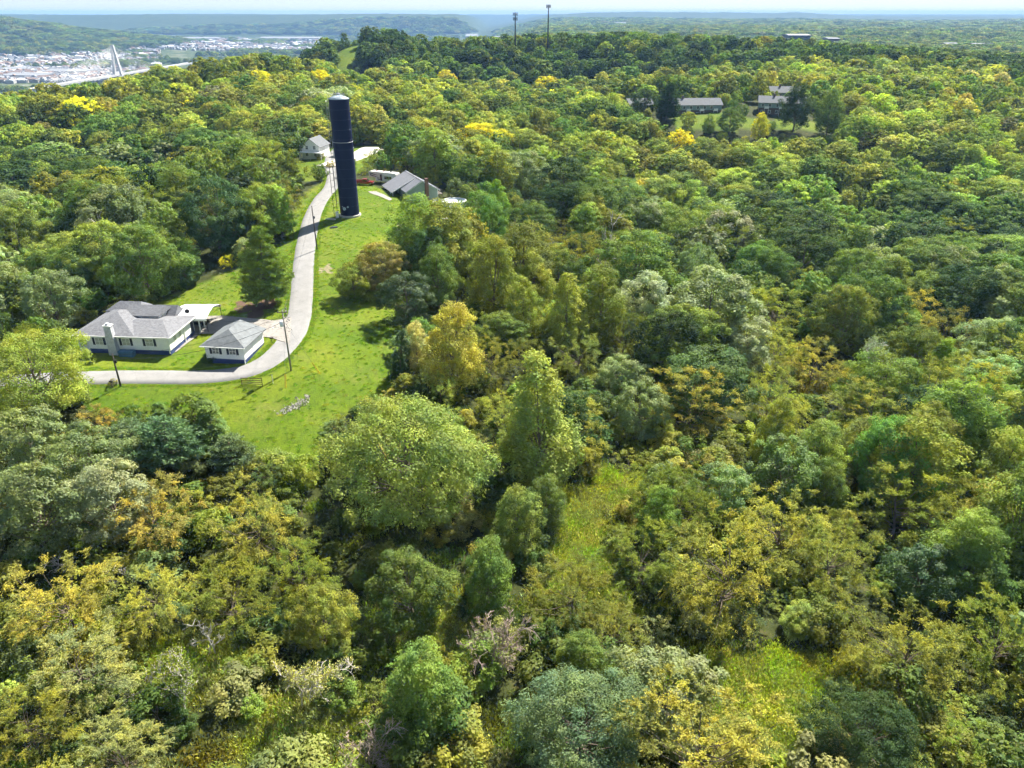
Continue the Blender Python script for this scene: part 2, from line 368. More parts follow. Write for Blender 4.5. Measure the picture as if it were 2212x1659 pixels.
def ground_material():
    m, nt, N, L, b = nodes('ground_cover')
    b.inputs['Roughness'].default_value = 0.95; b.inputs['Specular IOR Level'].default_value = 0.1
    geo = N.new('ShaderNodeNewGeometry')
    def noise(s, d=5, r=0.6, st=None):
        n = N.new('ShaderNodeTexNoise'); n.inputs['Scale'].default_value = s; n.inputs['Detail'].default_value = d; n.inputs['Roughness'].default_value = r
        if st:
            mp = N.new('ShaderNodeMapping'); mp.inputs['Scale'].default_value = st; L.new(geo.outputs['Position'], mp.inputs[0]); L.new(mp.outputs[0], n.inputs['Vector'])
        else: L.new(geo.outputs['Position'], n.inputs['Vector'])
        return n.outputs[0]
    def ramp(src, stops):
        r = N.new('ShaderNodeValToRGB'); e = r.color_ramp.elements
        while len(e) < len(stops): e.new(0.5)
        for k, (p, c) in enumerate(stops): e[k].position = p; e[k].color = c + (1,)
        L.new(src, r.inputs[0]); return r.outputs[0]
    def mix(f, a, b_, mode='MIX'):
        x = N.new('ShaderNodeMix'); x.data_type = 'RGBA'; x.blend_type = mode
        if isinstance(f, float): x.inputs[0].default_value = f
        else: L.new(f, x.inputs[0])
        L.new(a, x.inputs[6]); L.new(b_, x.inputs[7]); return x.outputs[2]
    def attr(n):
        a = N.new('ShaderNodeAttribute'); a.attribute_name = n; return a.outputs['Fac']
    big = ramp(noise(0.055, 4), [(0.30, (0.060, 0.118, 0.008)), (0.5, (0.105, 0.158, 0.010)), (0.72, (0.168, 0.198, 0.016))])
    fine = ramp(noise(1.6, 7, 0.75, (1, 0.55, 1)), [(0.28, (0.35, 0.40, 0.35)), (0.5, (0.95, 0.95, 0.95)), (0.75, (1.35, 1.3, 1.2))])
    grass = mix(1.0, big, fine, 'MULTIPLY')
    worn = ramp(noise(0.13, 6, 0.7), [(0.54, (0, 0, 0)), (0.76, (0.75, 0.75, 0.75))])
    straw = ramp(noise(2.5, 5), [(0.3, (0.13, 0.135, 0.025)), (0.7, (0.27, 0.25, 0.08))])
    grass = mix(worn, grass, straw)
    floor = ramp(noise(0.5, 6, 0.7), [(0.3, (0.022, 0.030, 0.010)), (0.55, (0.045, 0.055, 0.015)), (0.75, (0.10, 0.085, 0.04))])
    dryc = ramp(noise(1.2, 6, 0.7), [(0.3, (0.12, 0.15, 0.03)), (0.55, (0.26, 0.24, 0.08)), (0.75, (0.42, 0.36, 0.18))])
    town = ramp(noise(0.02, 5, 0.75), [(0.40, (0.035, 0.06, 0.018)), (0.55, (0.09, 0.11, 0.045)), (0.72, (0.26, 0.25, 0.22))])
    far = ramp(noise(0.02, 6, 0.75), [(0.3, (0.018, 0.035, 0.010)), (0.6, (0.05, 0.075, 0.018)), (0.8, (0.10, 0.11, 0.03))])
    ln = N.new('ShaderNodeVectorMath'); ln.operation = 'LENGTH'; L.new(geo.outputs['Position'], ln.inputs[0])
    fm = N.new('ShaderNodeMapRange'); fm.inputs[1].default_value = 900; fm.inputs[2].default_value = 1500; L.new(ln.outputs['Value'], fm.inputs[0])
    c = mix(fm.outputs[0], floor, far)
    c = mix(attr('town'), c, town); c = mix(attr('dry'), c, dryc); c = mix(attr('lawn'), c, grass)
    L.new(c, b.inputs['Base Color'])
    bp = N.new('ShaderNodeBump'); bp.inputs['Strength'].default_value = 0.55; bp.inputs['Distance'].default_value = 0.25
    L.new(noise(2.6, 8, 0.75), bp.inputs['Height']); L.new(bp.outputs[0], b.inputs['Normal'])
    return m
me.materials.append(ground_material())
ground = bpy.data.objects.new('ground', me); COL.objects.link(ground); tag(ground, kind='structure')

# ------------------------------------------------------------------ roads
def smooth_path(pts, n=12):
    out = []; P = [np.array(p, float) for p in pts]
    for i in range(len(P) - 1):
        p0, p1, p2, p3 = P[max(i-1,0)], P[i], P[i+1], P[min(i+2, len(P)-1)]
        for k in range(n):
            t = k / n
            out.append(0.5*((2*p1)+(-p0+p2)*t+(2*p0-5*p1+4*p2-p3)*t*t+(-p0+3*p1-3*p2+p3)*t**3))
    out.append(P[-1]); return out
def asphalt(name, col, crack=0.5):
    m, nt, N, L, b = nodes(name)
    b.inputs['Roughness'].default_value = 0.9; b.inputs['Specular IOR Level'].default_value = 0.25
    tc = N.new('ShaderNodeTexCoord')
    n1 = N.new('ShaderNodeTexNoise'); n1.inputs['Scale'].default_value = 0.35; n1.inputs['Detail'].default_value = 7; n1.inputs['Roughness'].default_value = .7
    L.new(tc.outputs['Object'], n1.inputs['Vector'])
    r = N.new('ShaderNodeValToRGB'); r.color_ramp.elements[0].position = .32; r.color_ramp.elements[1].position = .7
    r.color_ramp.elements[0].color = tuple(c*.82 for c in col)+(1,); r.color_ramp.elements[1].color = tuple(min(1,c*1.1) for c in col)+(1,)
    L.new(n1.outputs[0], r.inputs[0])
    vo = N.new('ShaderNodeTexVoronoi'); vo.feature = 'DISTANCE_TO_EDGE'; vo.inputs['Scale'].default_value = 0.28
    wp = N.new('ShaderNodeTexNoise'); wp.inputs['Scale'].default_value = 0.8; wp.inputs['Detail'].default_value = 4
    L.new(tc.outputs['Object'], wp.inputs['Vector'])
    ad = N.new('ShaderNodeVectorMath'); ad.operation = 'MULTIPLY_ADD'; ad.inputs[1].default_value = (2.5,2.5,2.5)
    L.new(wp.outputs['Color'], ad.inputs[0]); L.new(tc.outputs['Object'], ad.inputs[2]); L.new(ad.outputs[0], vo.inputs['Vector'])
    cr = N.new('ShaderNodeMapRange'); cr.inputs[1].default_value = 0.004; cr.inputs[2].default_value = 0.02; cr.inputs[3].default_value = crack; cr.inputs[4].default_value = 1.0
    L.new(vo.outputs['Distance'], cr.inputs[0])
    mx = N.new('ShaderNodeMix'); mx.data_type = 'RGBA'; mx.blend_type = 'MULTIPLY'; mx.inputs[0].default_value = 1.0
    L.new(r.outputs[0], mx.inputs[6]); L.new(cr.outputs[0], mx.inputs[7]); L.new(mx.outputs[2], b.inputs['Base Color'])
    return m
M['road'] = asphalt('pale_worn_asphalt', (0.245, 0.243, 0.24), 0.82)
M['drive'] = asphalt('stained_concrete', (0.30, 0.28, 0.255), 0.6)
M['gravel'] = asphalt('pale_gravel', (0.55, 0.52, 0.48), 0.9)
def strip(name, pts, width, material, lift=0.10, kind='structure'):
    path = smooth_path([p[:2] for p in pts]); b = MB(); n = len(path); W = 5
    for i, p in enumerate(path):
        d = path[min(i+1, n-1)] - path[max(i-1, 0)]; d = d / (np.hypot(*d) + 1e-9); nrm = np.array([-d[1], d[0]])
        w = width[i * (len(width)-1) // (n-1)] if hasattr(width, '__len__') else width
        w *= 1 + 0.012 * math.sin(i * 0.7) + 0.008 * math.sin(i * 1.3)
        zc = max(TZ(*(p + nrm * (k * w / 2))) for k in (-1, 0, 1))
        for k in range(W):
            s = (k / (W - 1) - 0.5) * w; pp = p + nrm * s
            edge = abs(k / (W-1) - .5) * 2
            b.v.append((pp[0], pp[1], zc + lift * (1 - 0.25 * edge**2)))
        for s in (-1, 1):
            pp = p + nrm * (s * (w / 2 + 0.35)); b.v.append((pp[0], pp[1], min(TZ(pp[0], pp[1]), zc) - 0.08))
        if i:
            A = (i - 1) * 7; B = i * 7
            order = [5, 0, 1, 2, 3, 4, 6]
            for a1, a2 in zip(order[:-1], order[1:]): b.f.append((A + a1, A + a2, B + a2, B + a1))
    o = b.build(name, material, smooth=True); return tag(o, kind=kind)
ROAD_UV = [(120,818),(200,815),(320,814),(430,814),(510,806),(560,790),(598,765),(630,728),(645,690),(652,640),(655,590),(660,540),(667,500),(678,462),(695,430),(716,404)]
ROAD = gp(*ROAD_UV)
ROAD = [(-100,111.5)] + [p[:2] for p in ROAD] + [(-59.5,252),(-64,268),(-68.5,290),(-70,312)]
strip('road', ROAD, 4.4, M['road'])
def patch(name, uv, material, lift=0.14):
    P_ = [G(u, v) for u, v in uv]
    c = sum((p for p in P_), Vector()) / len(P_)
    b = MB(); rings = 6; n = 40
    per = []
    for i in range(len(P_)):
        a, d = P_[i], P_[(i+1) % len(P_)]
        for k in range(max(2, int((d - a).length / 0.8))):
            t = k / max(2, int((d - a).length / 0.8)); per.append(a.lerp(d, t))
    m_ = len(per)
    for r in range(rings + 1):
        for p in per:
            q_ = c.lerp(p, r / rings); b.v.append((q_.x, q_.y, TZ(q_.x, q_.y) + lift))
    for r in range(rings):
        for k in range(m_):
            b.f.append((r*m_+k, r*m_+(k+1) % m_, (r+1)*m_+(k+1) % m_, (r+1)*m_+k))
    o = b.build(name, material, smooth=True); return tag(o, kind='structure')
patch('driveway', [(395,700),(440,684),(480,683),(560,690),(604,695),(630,686),(626,745),(606,733),(555,727),(470,722),(428,722),(405,726)], M['drive'])
patch('front_path', [(372,757),(388,745),(420,724),(430,724),(405,742),(380,762)], M['drive'], 0.12)
patch('gravel_drive', [(795,414),(812,414),(828,420),(848,431),(842,434),(818,424),(800,418)], M['drive'], 0.12)
strip('gravel_lane', [(-66,270),(-62,284),(-58,300),(-57,314)], 9.0, M['gravel'], 0.22)
# ------------------------------------------------------------------ tree patterns
def unit(a): return a / (np.linalg.norm(a, axis=-1, keepdims=True) + 1e-9)

def leaves_to_mesh(name, C, A, B, mats, trunk=None, rnd=None, g=None):
    """one rhombic leaf spray per row of C (centre), A, B (half axes); an optional MB trunk is joined as material 1"""
    g = g or rng
    n = len(C); V = np.stack([C - A, C - B, C + A, C + B], 1).reshape(-1, 3)
    tv = np.array(trunk.v, float).reshape(-1, 3) if trunk else np.zeros((0, 3)); tf = trunk.f if trunk else []
    loops = [np.arange(4 * n)]; sizes = [np.full(n, 4)]
    if tf:
        loops.append(np.array([i + 4 * n for f in tf for i in f])); sizes.append(np.array([len(f) for f in tf]))
    loops = np.concatenate(loops).astype(np.int32); sizes = np.concatenate(sizes)
    me = bpy.data.meshes.new(name); V = np.r_[V, tv]
    me.vertices.add(len(V)); me.vertices.foreach_set('co', V.ravel())
    me.loops.add(len(loops)); me.loops.foreach_set('vertex_index', loops)
    me.polygons.add(len(sizes)); me.polygons.foreach_set('loop_start', np.r_[0, np.cumsum(sizes)[:-1]].astype(np.int32))
    me.update(calc_edges=True)
    a = me.attributes.new('rnd', 'FLOAT', 'FACE')
    r = g.random(n) if rnd is None else rnd
    a.data.foreach_set('value', np.r_[r, np.full(len(sizes) - n, .5)].astype(np.float32))
    for m in mats: me.materials.append(m)
    if tf: me.polygons.foreach_set('material_index', np.r_[np.zeros(n), np.ones(len(sizes) - n)].astype(np.int32))
    return me

PROF = {
 'oval': lambda t: np.sqrt(np.clip(1 - (2 * t - 0.85)**2 / 1.35, 0, 1)) * (1 - 0.35 * t),
 'round': lambda t: np.sqrt(np.clip(1 - (1.9 * t - 0.9)**2, 0, 1)),
 'cone': lambda t: np.clip(1.06 - t, 0, 1)**0.75 * (0.55 + 0.45 * np.clip(t * 5, 0, 1)),
 'flat': lambda t: 0.35 + 0.65 * np.sqrt(np.clip(1 - (1.5 * t - 0.72)**2 / 0.9, 0, 1)),
 'narrow': lambda t: np.clip(1.03 - t, 0, 1)**0.6,
}
def clump_points(g, H, hb, R, prof, ncl, space, shell=0.45, lump=0.28):
    pr = PROF[prof]; ph = g.random(6) * 6.28; out = []; tries = 0
    while len(out) < ncl and tries < ncl * 60:
        tries += 1
        t = g.random(); th = g.random() * 6.283
        w = float(pr(np.array(t)))
        if g.random() > w + 0.12: continue
        l = 1 + lump * (0.6 * math.sin(3 * th + ph[0] + 4 * t) + 0.5 * math.sin(5 * th + ph[1] - 6 * t) + 0.4 * math.sin(2 * th + ph[2] + 9 * t))
        rho = R * w * l * (shell + (1 - shell) * math.sqrt(g.random()))
        p = np.array([rho * math.cos(th), rho * math.sin(th), hb + (H - hb) * t])
        if all((p[0]-o[0])**2 + (p[1]-o[1])**2 + 1.6 * (p[2]-o[2])**2 > space**2 for o in out): out.append(p)
    return np.array(out)

def limbs(g, H, hb, R, cl, tr, nl=26, lean=0.6, twigs=True):
    b = MB(); k = 7
    wob = g.normal(0, lean * 0.35, (k, 2)); wob[0] = 0
    wob = np.cumsum(wob, 0) * 0.5
    top = H * 0.86
    tp = [np.array([wob[i, 0], wob[i, 1], -0.6 + (top + 0.6) * i / (k - 1)]) for i in range(k)]
    b.tube(tp, [tr * (1.25 if i == 0 else 1) * (1 - 0.85 * i / (k - 1)) for i in range(k)], 7)
    idx = g.permutation(len(cl))[:nl]
    for i in idx:
        c = cl[i]; zb = hb * 0.6 + (c[2] - hb * 0.6) * g.uniform(0.25, 0.62); zb = max(zb, hb * 0.55)
        f = np.clip((zb + 0.6) / (top + 0.6), 0, 1) * (k - 1); j = min(int(f), k - 2); s = tp[j] + (tp[j+1] - tp[j]) * (f - j)
        d = c - s; mid = s + d * 0.5 + np.array([0, 0, -0.10 * np.linalg.norm(d)]) + g.normal(0, 0.2, 3)
        r0 = tr * 0.42 * (1 - 0.6 * f / (k - 1))
        b.tube([s, mid, c], [r0, r0 * 0.55, 0.02], 5, cap=False)
    return b

def make_broad(g, H, hb, R, prof, ncl, rc, nleaf, ls, flat=0.7, up=0.35, out=0.7, shell=0.45, space=0.95, lump=0.28, asp=0.62, tr=0.28, nl=26, lod=False):
    cl = clump_points(g, H, hb, R, prof, ncl, rc * space, shell, lump)
    n = len(cl); per = g.poisson(nleaf, n) + 4
    ci = np.repeat(np.arange(n), per); c = cl[ci]; m = len(ci)
    rcs = (rc * g.uniform(0.65, 1.3, n))[ci][:, None]
    axis = np.array([0, 0, hb + (H - hb) * 0.35])
    od = unit(c - axis)
    d = unit(g.normal(0, 1, (m, 3)) + out * od + np.array([0, 0, up]))
    rad_ = 0.35 + 0.65 * np.sqrt(g.random((m, 1)))
    P = c + d * rcs * rad_ * np.array([1, 1, flat]) + g.normal(0, 0.10 * rc, (m, 3))
    nrm = unit(1.05 * d + g.normal(0, 0.42, (m, 3)) + np.array([0, 0, 0.55]))
    a = unit(np.cross(nrm, g.normal(0, 1, (m, 3)))); bb = np.cross(nrm, a)
    s = ls * g.uniform(0.45, 1.5, (m, 1))
    clr = g.random(n)[ci]
    rnd = np.clip(0.45 * clr + 0.55 * g.random(m), 0, 1)
    trunk = limbs(g, H, hb, R, cl, tr, nl)
    return P, a * s, bb * s * asp, rnd, trunk

def make_feather(g, H, hb, R, prof, ncl, rc, ntw, nper, ls, shell=0.3, lump=0.35, tr=0.22, nl=34, droop=0.35):
    """airy crown of arching leafy twigs"""
    cl = clump_points(g, H, hb, R, prof, ncl, rc * 0.8, shell, lump)
    n = len(cl); tw = np.repeat(np.arange(n), ntw); k = len(tw)
    od = unit((cl - np.array([0, 0, hb + (H - hb) * 0.2])) * np.array([1, 1, 0.8]))[tw]
    d = unit(g.normal(0, 0.75, (k, 3)) * np.array([1, 1, 0.55]) + 0.9 * od + np.array([0, 0, 0.15]))
    L_ = rc * g.uniform(0.7, 1.7, (k, 1))
    start = cl[tw] - d * L_ * 0.35 + g.normal(0, .15, (k, 3))
    ti = np.repeat(np.arange(k), nper); m = len(ti); s = g.random((m, 1)) ** 0.8
    P = start[ti] + d[ti] * L_[ti] * s + np.array([0, 0, -1]) * droop * L_[ti] * s**2
    side = unit(np.cross(d[ti], np.array([0, 0, 1.0]))) * np.where(g.random((m, 1)) < .5, -1, 1)
    a = unit(side + 0.5 * d[ti] + g.normal(0, 0.35, (m, 3)))
    nrm = unit(np.array([0, 0, 1.0]) + g.normal(0, 0.55, (m, 3)))
    bb = unit(np.cross(nrm, a)); sz = ls * g.uniform(0.6, 1.4, (m, 1))
    P = P + a * sz * 0.8
    rnd = np.clip(0.25 * g.random(n)[tw][ti] + 0.75 * g.random(m), 0, 1)
    trunk = limbs(g, H, hb, R, cl, tr, nl, 1.2)
    return P, a * sz, bb * sz * 0.42, rnd, trunk

def make_pine(g, H, R, whorls, nb, ls, per, prof=0.8, spread=0.9, up=0.25, tr=0.3):
    b = MB(); b.tube([(0,0,-0.6),(0,0,H*.5),(0,0,H*.98)], [tr, tr*.6, 0.03], 7)
    P = []; 
    for w in range(whorls):
        t = (w + g.uniform(-.2, .2)) / (whorls - 1); t = min(max(t, 0), 1); z = H * (0.10 + 0.88 * t)
        rl = R * ((1 - t) ** prof) * min(1, 0.72 + 1.4 * t) + 0.25
        k = max(3, int(nb * (1 - 0.35 * t))); o = g.random() * 6.28
        for i in range(k):
            th = o + 6.283 * i / k + g.normal(0, .18); L_ = rl * g.uniform(0.72, 1.12)
            dv = np.array([math.cos(th), math.sin(th), 0.0]); e = np.array([0, 0, z]) + dv * L_ + np.array([0, 0, L_ * up * g.uniform(.2, 1.2)])
            b.tube([(0, 0, z), (np.array([0,0,z]) + e) / 2 + np.array([0,0,-.05*L_]), e], [0.06, 0.04, 0.015], 4, cap=False)
            q_ = max(1, int(L_ / 0.55))
            for j in range(q_):
                s = 1 - 0.72 * j / max(1, q_); c = np.array([0, 0, z]) + (e - np.array([0, 0, z])) * s
                wd = spread * (0.35 + 0.5 * (1 - abs(s - .7)))
                side = np.array([-dv[1], dv[0], 0]) * g.normal(0, wd * L_ * 0.22)
                P.append(c + side)
    P = np.array(P); n = len(P); ci = np.repeat(np.arange(n), per); m = len(ci)
    d = unit(g.normal(0, 1, (m, 3)) * np.array([1, 1, .45]) + np.array([0, 0, .28]))
    C = P[ci] + d * g.uniform(0.1, 0.55, (m, 1)) * spread
    a = unit(d + g.normal(0, .3, (m, 3))); bb = unit(np.cross(a, g.normal(0, 1, (m, 3)))); sz = ls * g.uniform(.7, 1.3, (m, 1))
    rnd = np.clip(.5 * g.random(n)[ci] + .5 * g.random(m), 0, 1)
    return C, a * sz, bb * sz * 0.30, rnd, b

def make_bare(g, H, R, tr=0.2, depth=5, spread=0.55, thin=0.62, maxn=2600, rmin=.03):
    b = MB(); tips = []
    def grow(p, d, L_, r, lv):
        if len(b.f) > maxn * 4: return
        k = 3; pts = [p]; q_ = p.copy(); dd = d.copy()
        for _ in range(k):
            dd = unit(dd + g.normal(0, .13, 3) + np.array([0, 0, 0.05])); q_ = q_ + dd * L_ / k; pts.append(q_.copy())
        b.tube(pts, [r, r * .85, r * .72, r * .6], 5 if lv < 2 else 3, cap=False)
        if lv >= depth: tips.append(q_); return
        for _ in range(4 if lv == 0 else g.integers(2, 5)):
            f = g.uniform(.35, 1.0); s = pts[0] + (pts[-1] - pts[0]) * f
            e = unit(dd + g.normal(0, spread, 3) + np.array([0, 0, .06]))
            grow(s, e, L_ * g.uniform(.5, .82), max(rmin, r * .6 * thin), lv + 1)
    grow(np.array([0, 0, -0.5]), np.array([0, 0, 1.0]), H * .42, tr, 0)
    return b, np.array(tips)

def mk(kind, seed, lod=0):
    """leaf arrays and trunk for one tree pattern; lod 0 near, 1 middle, 2 far"""
    g = np.random.default_rng(1000 * len(kind) + seed + ord(kind[0]))
    q_ = [1.0, 0.16, 0.05][lod]; sz = [1.0, 2.3, 3.9][lod]; nl = [30, 8, 0][lod]
    if kind == 'great': return make_broad(g, 15, 2.0, 9.4, 'round', 250, 1.55, 165*q_, .15*sz, .75, .35, .6, .35, .85, .25, .6, .42, 44)
    if kind == 'oval':  return make_broad(g, 17, 2.5, 5.6, 'oval', 120, 1.35, 200*q_, .15*sz, .85, .3, .5, .25, .9, .22, .6, .30, nl)
    if kind == 'round': return make_broad(g, 14, 1.8, 6.4, 'round', 110, 1.5, 225*q_, .16*sz, .65, .45, .8, .45, .95, .27, .65, .32, nl)
    if kind == 'lumpy': return make_broad(g, 14, 1.2, 5.6, 'round', 78, 1.65, 250*q_, .17*sz, .75, .35, 1.0, .55, .95, .36, .7, .28, nl)
    if kind == 'cone':  return make_broad(g, 16, 1.4, 4.8, 'cone', 130, 1.12, 180*q_, .145*sz, .95, .3, .55, .3, .85, .18, .6, .26, nl)
    if kind == 'feather': return make_feather(g, 12.5, 2.0, 6.4, 'flat', 100, 1.55, [17, 9, 5][lod], [24, 7, 4][lod], .105*sz, .3, .4, .2, nl)
    if kind == 'scrub': return make_feather(g, 6.0, 0.4, 4.2, 'round', 60, 1.0, [14, 7, 4][lod], [17, 6, 4][lod], .10*sz, .35, .45, .10, nl)
    if kind == 'pine':  return make_pine(g, 14.5, 5.0, 19, 10, .25*sz, [40, 8, 4][lod], .62, 1.1)
    if kind == 'bluepine': return make_pine(g, 9.5, 4.6, 10, 8, .25*sz, [36, 9, 4][lod], .5, 1.3, .5)
    if kind == 'cedar': return make_broad(g, 11, .5, 2.2, 'narrow', 90, .62, 130*q_, .13*sz, 1.5, .9, .5, .4, .8, .2, .4, .16, nl // 2)
    if kind == 'bush':  return make_broad(g, 3.2, .2, 2.0, 'round', 26, .75, 120*q_, .13*sz, .8, .4, .7, .45, .8, .3, .6, .06, 6)
    if kind == 'weeds':
        m = int(900 * q_); P = np.c_[g.normal(0, 1.0, (m, 2)), np.abs(g.normal(0, .28, m))]
        a = unit(np.c_[g.normal(0, .45, (m, 2)), np.ones(m)]); bb = unit(np.cross(a, g.normal(0, 1, (m, 3)))); s = .22 * sz * g.uniform(.5, 1.4, (m, 1))
        return P, a * s, bb * s * .28, g.random(m), None
LEAFMAT = {'pine': 'needle', 'bluepine': 'needle', 'cedar': 'needle', 'lumpy': 'vineleaf'}
SIZE = {'great': (16, 10.6), 'oval': (18, 6.2), 'round': (14.8, 7.7), 'lumpy': (15, 7.2), 'cone': (16.8, 5.1), 'feather': (13, 8.0), 'scrub': (6.5, 5.4), 'pine': (14.7, 5.3),
        'bluepine': (10.2, 5.0), 'cedar': (11.4, 2.4), 'bush': (3.5, 2.5), 'bare': (13, 4.5), 'snag': (14, 4.0), 'sparse': (9, 4.6)}
PATTERN = {}                     # kind -> list of (crown mesh, trunk mesh)
for kind, cnt in (('great', 2), ('oval', 3), ('round', 3), ('lumpy', 2), ('cone', 2), ('feather', 3), ('scrub', 2), ('pine', 1), ('bluepine', 2), ('cedar', 1), ('bush', 1)):
    PATTERN[kind] = []
    for s in range(cnt):
        P, A, B, rnd, tb = mk(kind, s)
        cm = leaves_to_mesh(kind + '_crown', P, A, B, [M[LEAFMAT.get(kind, 'leaf')]], None, rnd)
        tm = bpy.data.meshes.new(kind + '_trunk'); tm.from_pydata([tuple(v) for v in tb.v], [], tb.f); tm.materials.append(M['bark'])
        PATTERN[kind].append((cm, tm))
for kind, seed, dens, mt in (('bare', 3, 0, 'reddead'), ('snag', 11, 0, 'deadbark'), ('sparse', 5, 3, 'deadbark')):
    g = np.random.default_rng(seed)
    if kind == 'snag': b, tips = make_bare(g, 14, 4, .28, 4, .5, .85, 700, .065)
    elif kind == 'bare': b, tips = make_bare(g, 12, 4.5, .17, 6, .62, .75, 5200)
    else: b, tips = make_bare(g, 9, 4.6, .13, 6, .7, .78, 5200)
    tm = bpy.data.meshes.new(kind + '_branches'); tm.from_pydata([tuple(v) for v in b.v], [], b.f); tm.materials.append(M[mt])
    zz = np.array(b.v); SIZE[kind] = (zz[:, 2].max(), np.percentile(np.hypot(zz[:, 0], zz[:, 1]), 96))
    cm = None
    if kind != 'snag':
        n = 2500 if kind == 'sparse' else 500; C = tips[g.integers(0, len(tips), n)] + g.normal(0, .25, (n, 3))
        a = unit(g.normal(0, 1, (n, 3))); bb = unit(np.cross(a, g.normal(0, 1, (n, 3))))
        cm = leaves_to_mesh(kind + '_crown', C, a * .13, bb * .08, [M['leaf']])
    PATTERN[kind] = [(cm, tm)]

TINT = {'sage': (.255,.285,.062), 'yg': (.315,.330,.054), 'olive': (.240,.248,.036), 'gold': (.355,.325,.062), 'orange': (.375,.295,.068), 'green': (.132,.185,.036),
        'mid': (.195,.245,.042), 'dark': (.064,.104,.028), 'silver': (.315,.340,.175), 'grey': (.200,.242,.078), 'blue': (.140,.205,.088),
        'lime': (.260,.335,.036), 'yellow': (.62,.510,.022), 'brown': (.24,.215,.065), 'pale': (.35,.345,.125)}
WORD = {'sage': 'sage green', 'yg': 'yellow-green', 'olive': 'olive', 'gold': 'golden', 'orange': 'orange-tinged', 'green': 'mid-green', 'mid': 'leaf-green', 'dark': 'dark green',
        'silver': 'silvery green', 'grey': 'grey-green', 'blue': 'blue-green', 'lime': 'lime green', 'yellow': 'yellow', 'brown': 'brownish', 'pale': 'pale straw-green'}
KIND_NAME = {'great': 'spreading_tree', 'oval': 'oval_tree', 'round': 'broad_tree', 'lumpy': 'vine_draped_tree', 'cone': 'conical_tree', 'feather': 'feathery_tree', 'scrub': 'scrub_tree',
             'pine': 'pine_tree', 'bluepine': 'white_pine_tree', 'cedar': 'cedar_tree', 'bush': 'shrub', 'bare': 'bare_tree', 'snag': 'dead_tree', 'sparse': 'thinning_tree'}
KIND_WORD = {'great': 'spreading tree', 'oval': 'oval-crowned tree', 'round': 'broad round tree', 'lumpy': 'vine-draped tree', 'cone': 'conical tree', 'feather': 'feathery tree', 'scrub': 'low scrubby tree',
             'pine': 'pine', 'bluepine': 'bushy pine', 'cedar': 'narrow cedar', 'bush': 'shrub'}

def jitter(t, g, s=0.16):
    k = 1 + g.normal(0, s); return tuple(max(.004, c * k * (1 + g.normal(0, .05))) for c in t)
TREES = []                        # (x, y, z, crown radius)
def put_tree(kind, p, rad_, hgt, tint, label, cat='tree', group=None, g=rng, var=None):
    pats = PATTERN[kind]; cm, tm = pats[g.integers(0, len(pats)) if var is None else var % len(pats)]
    H0, R0 = SIZE[kind]; sx = rad_ / R0; sz = hgt / H0
    o = empty(KIND_NAME[kind], p, 0, label, cat, group)
    rz = g.random() * 6.283; qa = g.uniform(.86, 1.16); ta, tb_ = g.normal(0, .05, 2)
    for nm, me_ in (('trunk', tm), ('crown', cm)):
        if me_ is None: continue
        c = bpy.data.objects.new(nm if not (nm == 'trunk' and kind in ('bare', 'snag', 'sparse')) else 'branches', me_); COL.objects.link(c); c.parent = o
        c.scale = (sx * qa, sx / qa, sz); c.rotation_euler = (ta, tb_, rz)
        if nm == 'crown': c['tint'] = [float(v) for v in tint]
    TREES.append((p[0], p[1], p[2], rad_, hgt))
    return o
def solve_tree(kind, u, v, wpx, hr=None):
    wpx = wpx * 0.92
    """ground point and size of a tree whose crown is centred at survey point u, v and looks wpx wide"""
    H0, R0 = SIZE[kind]; asp = hr or H0 / (2 * R0); d = ray(u, v); dn = math.sqrt(d @ d)
    t = 20.0
    while t < 1500:
        p = d * t; w = wpx / F_PX * t * 0.98
        if CAM_Z + p[2] <= TZ(p[0], p[1]) + (0.46 if kind in ('pine', 'cone', 'cedar', 'bluepine') else 0.56) * w * asp: break
        t *= 1.012
    w = wpx / F_PX * t * 0.98; p = d * t
    return Vector((p[0], p[1], TZ(p[0], p[1]) - 0.05)), w / 2, w * asp
BLOCK = []
HAZE_D = 9.0e-5
# ------------------------------------------------------------------ building helpers
def hip_roof(b, x0, x1, y0, y1, ze, zr, i0, i1, axis='x', th=0.16):
    """solid hip or gable roof; ridge along axis, i0/i1 = how far the ridge ends stand in (0 = gable)"""
    if axis == 'x':
        ym = (y0 + y1) / 2; r0 = (x0 + i0, ym, zr); r1 = (x1 - i1, ym, zr)
        lo = [(x0,y0),(x1,y0),(x1,y1),(x0,y1)]
        f = [(4,5,9,8),(5,6,9),(6,7,8,9),(7,4,8)]
    else:
        xm = (x0 + x1) / 2; r0 = (xm, y0 + i0, zr); r1 = (xm, y1 - i1, zr)
        lo = [(x0,y0),(x1,y0),(x1,y1),(x0,y1)]
        f = [(4,5,8),(5,6,9,8),(6,7,9),(7,4,8,9)]
    v = [(x,y,ze-th) for x,y in lo] + [(x,y,ze) for x,y in lo] + [r0, r1]
    return b.add(v, f + [(0,3,2,1),(0,1,5,4),(1,2,6,5),(2,3,7,6),(3,0,4,7)])
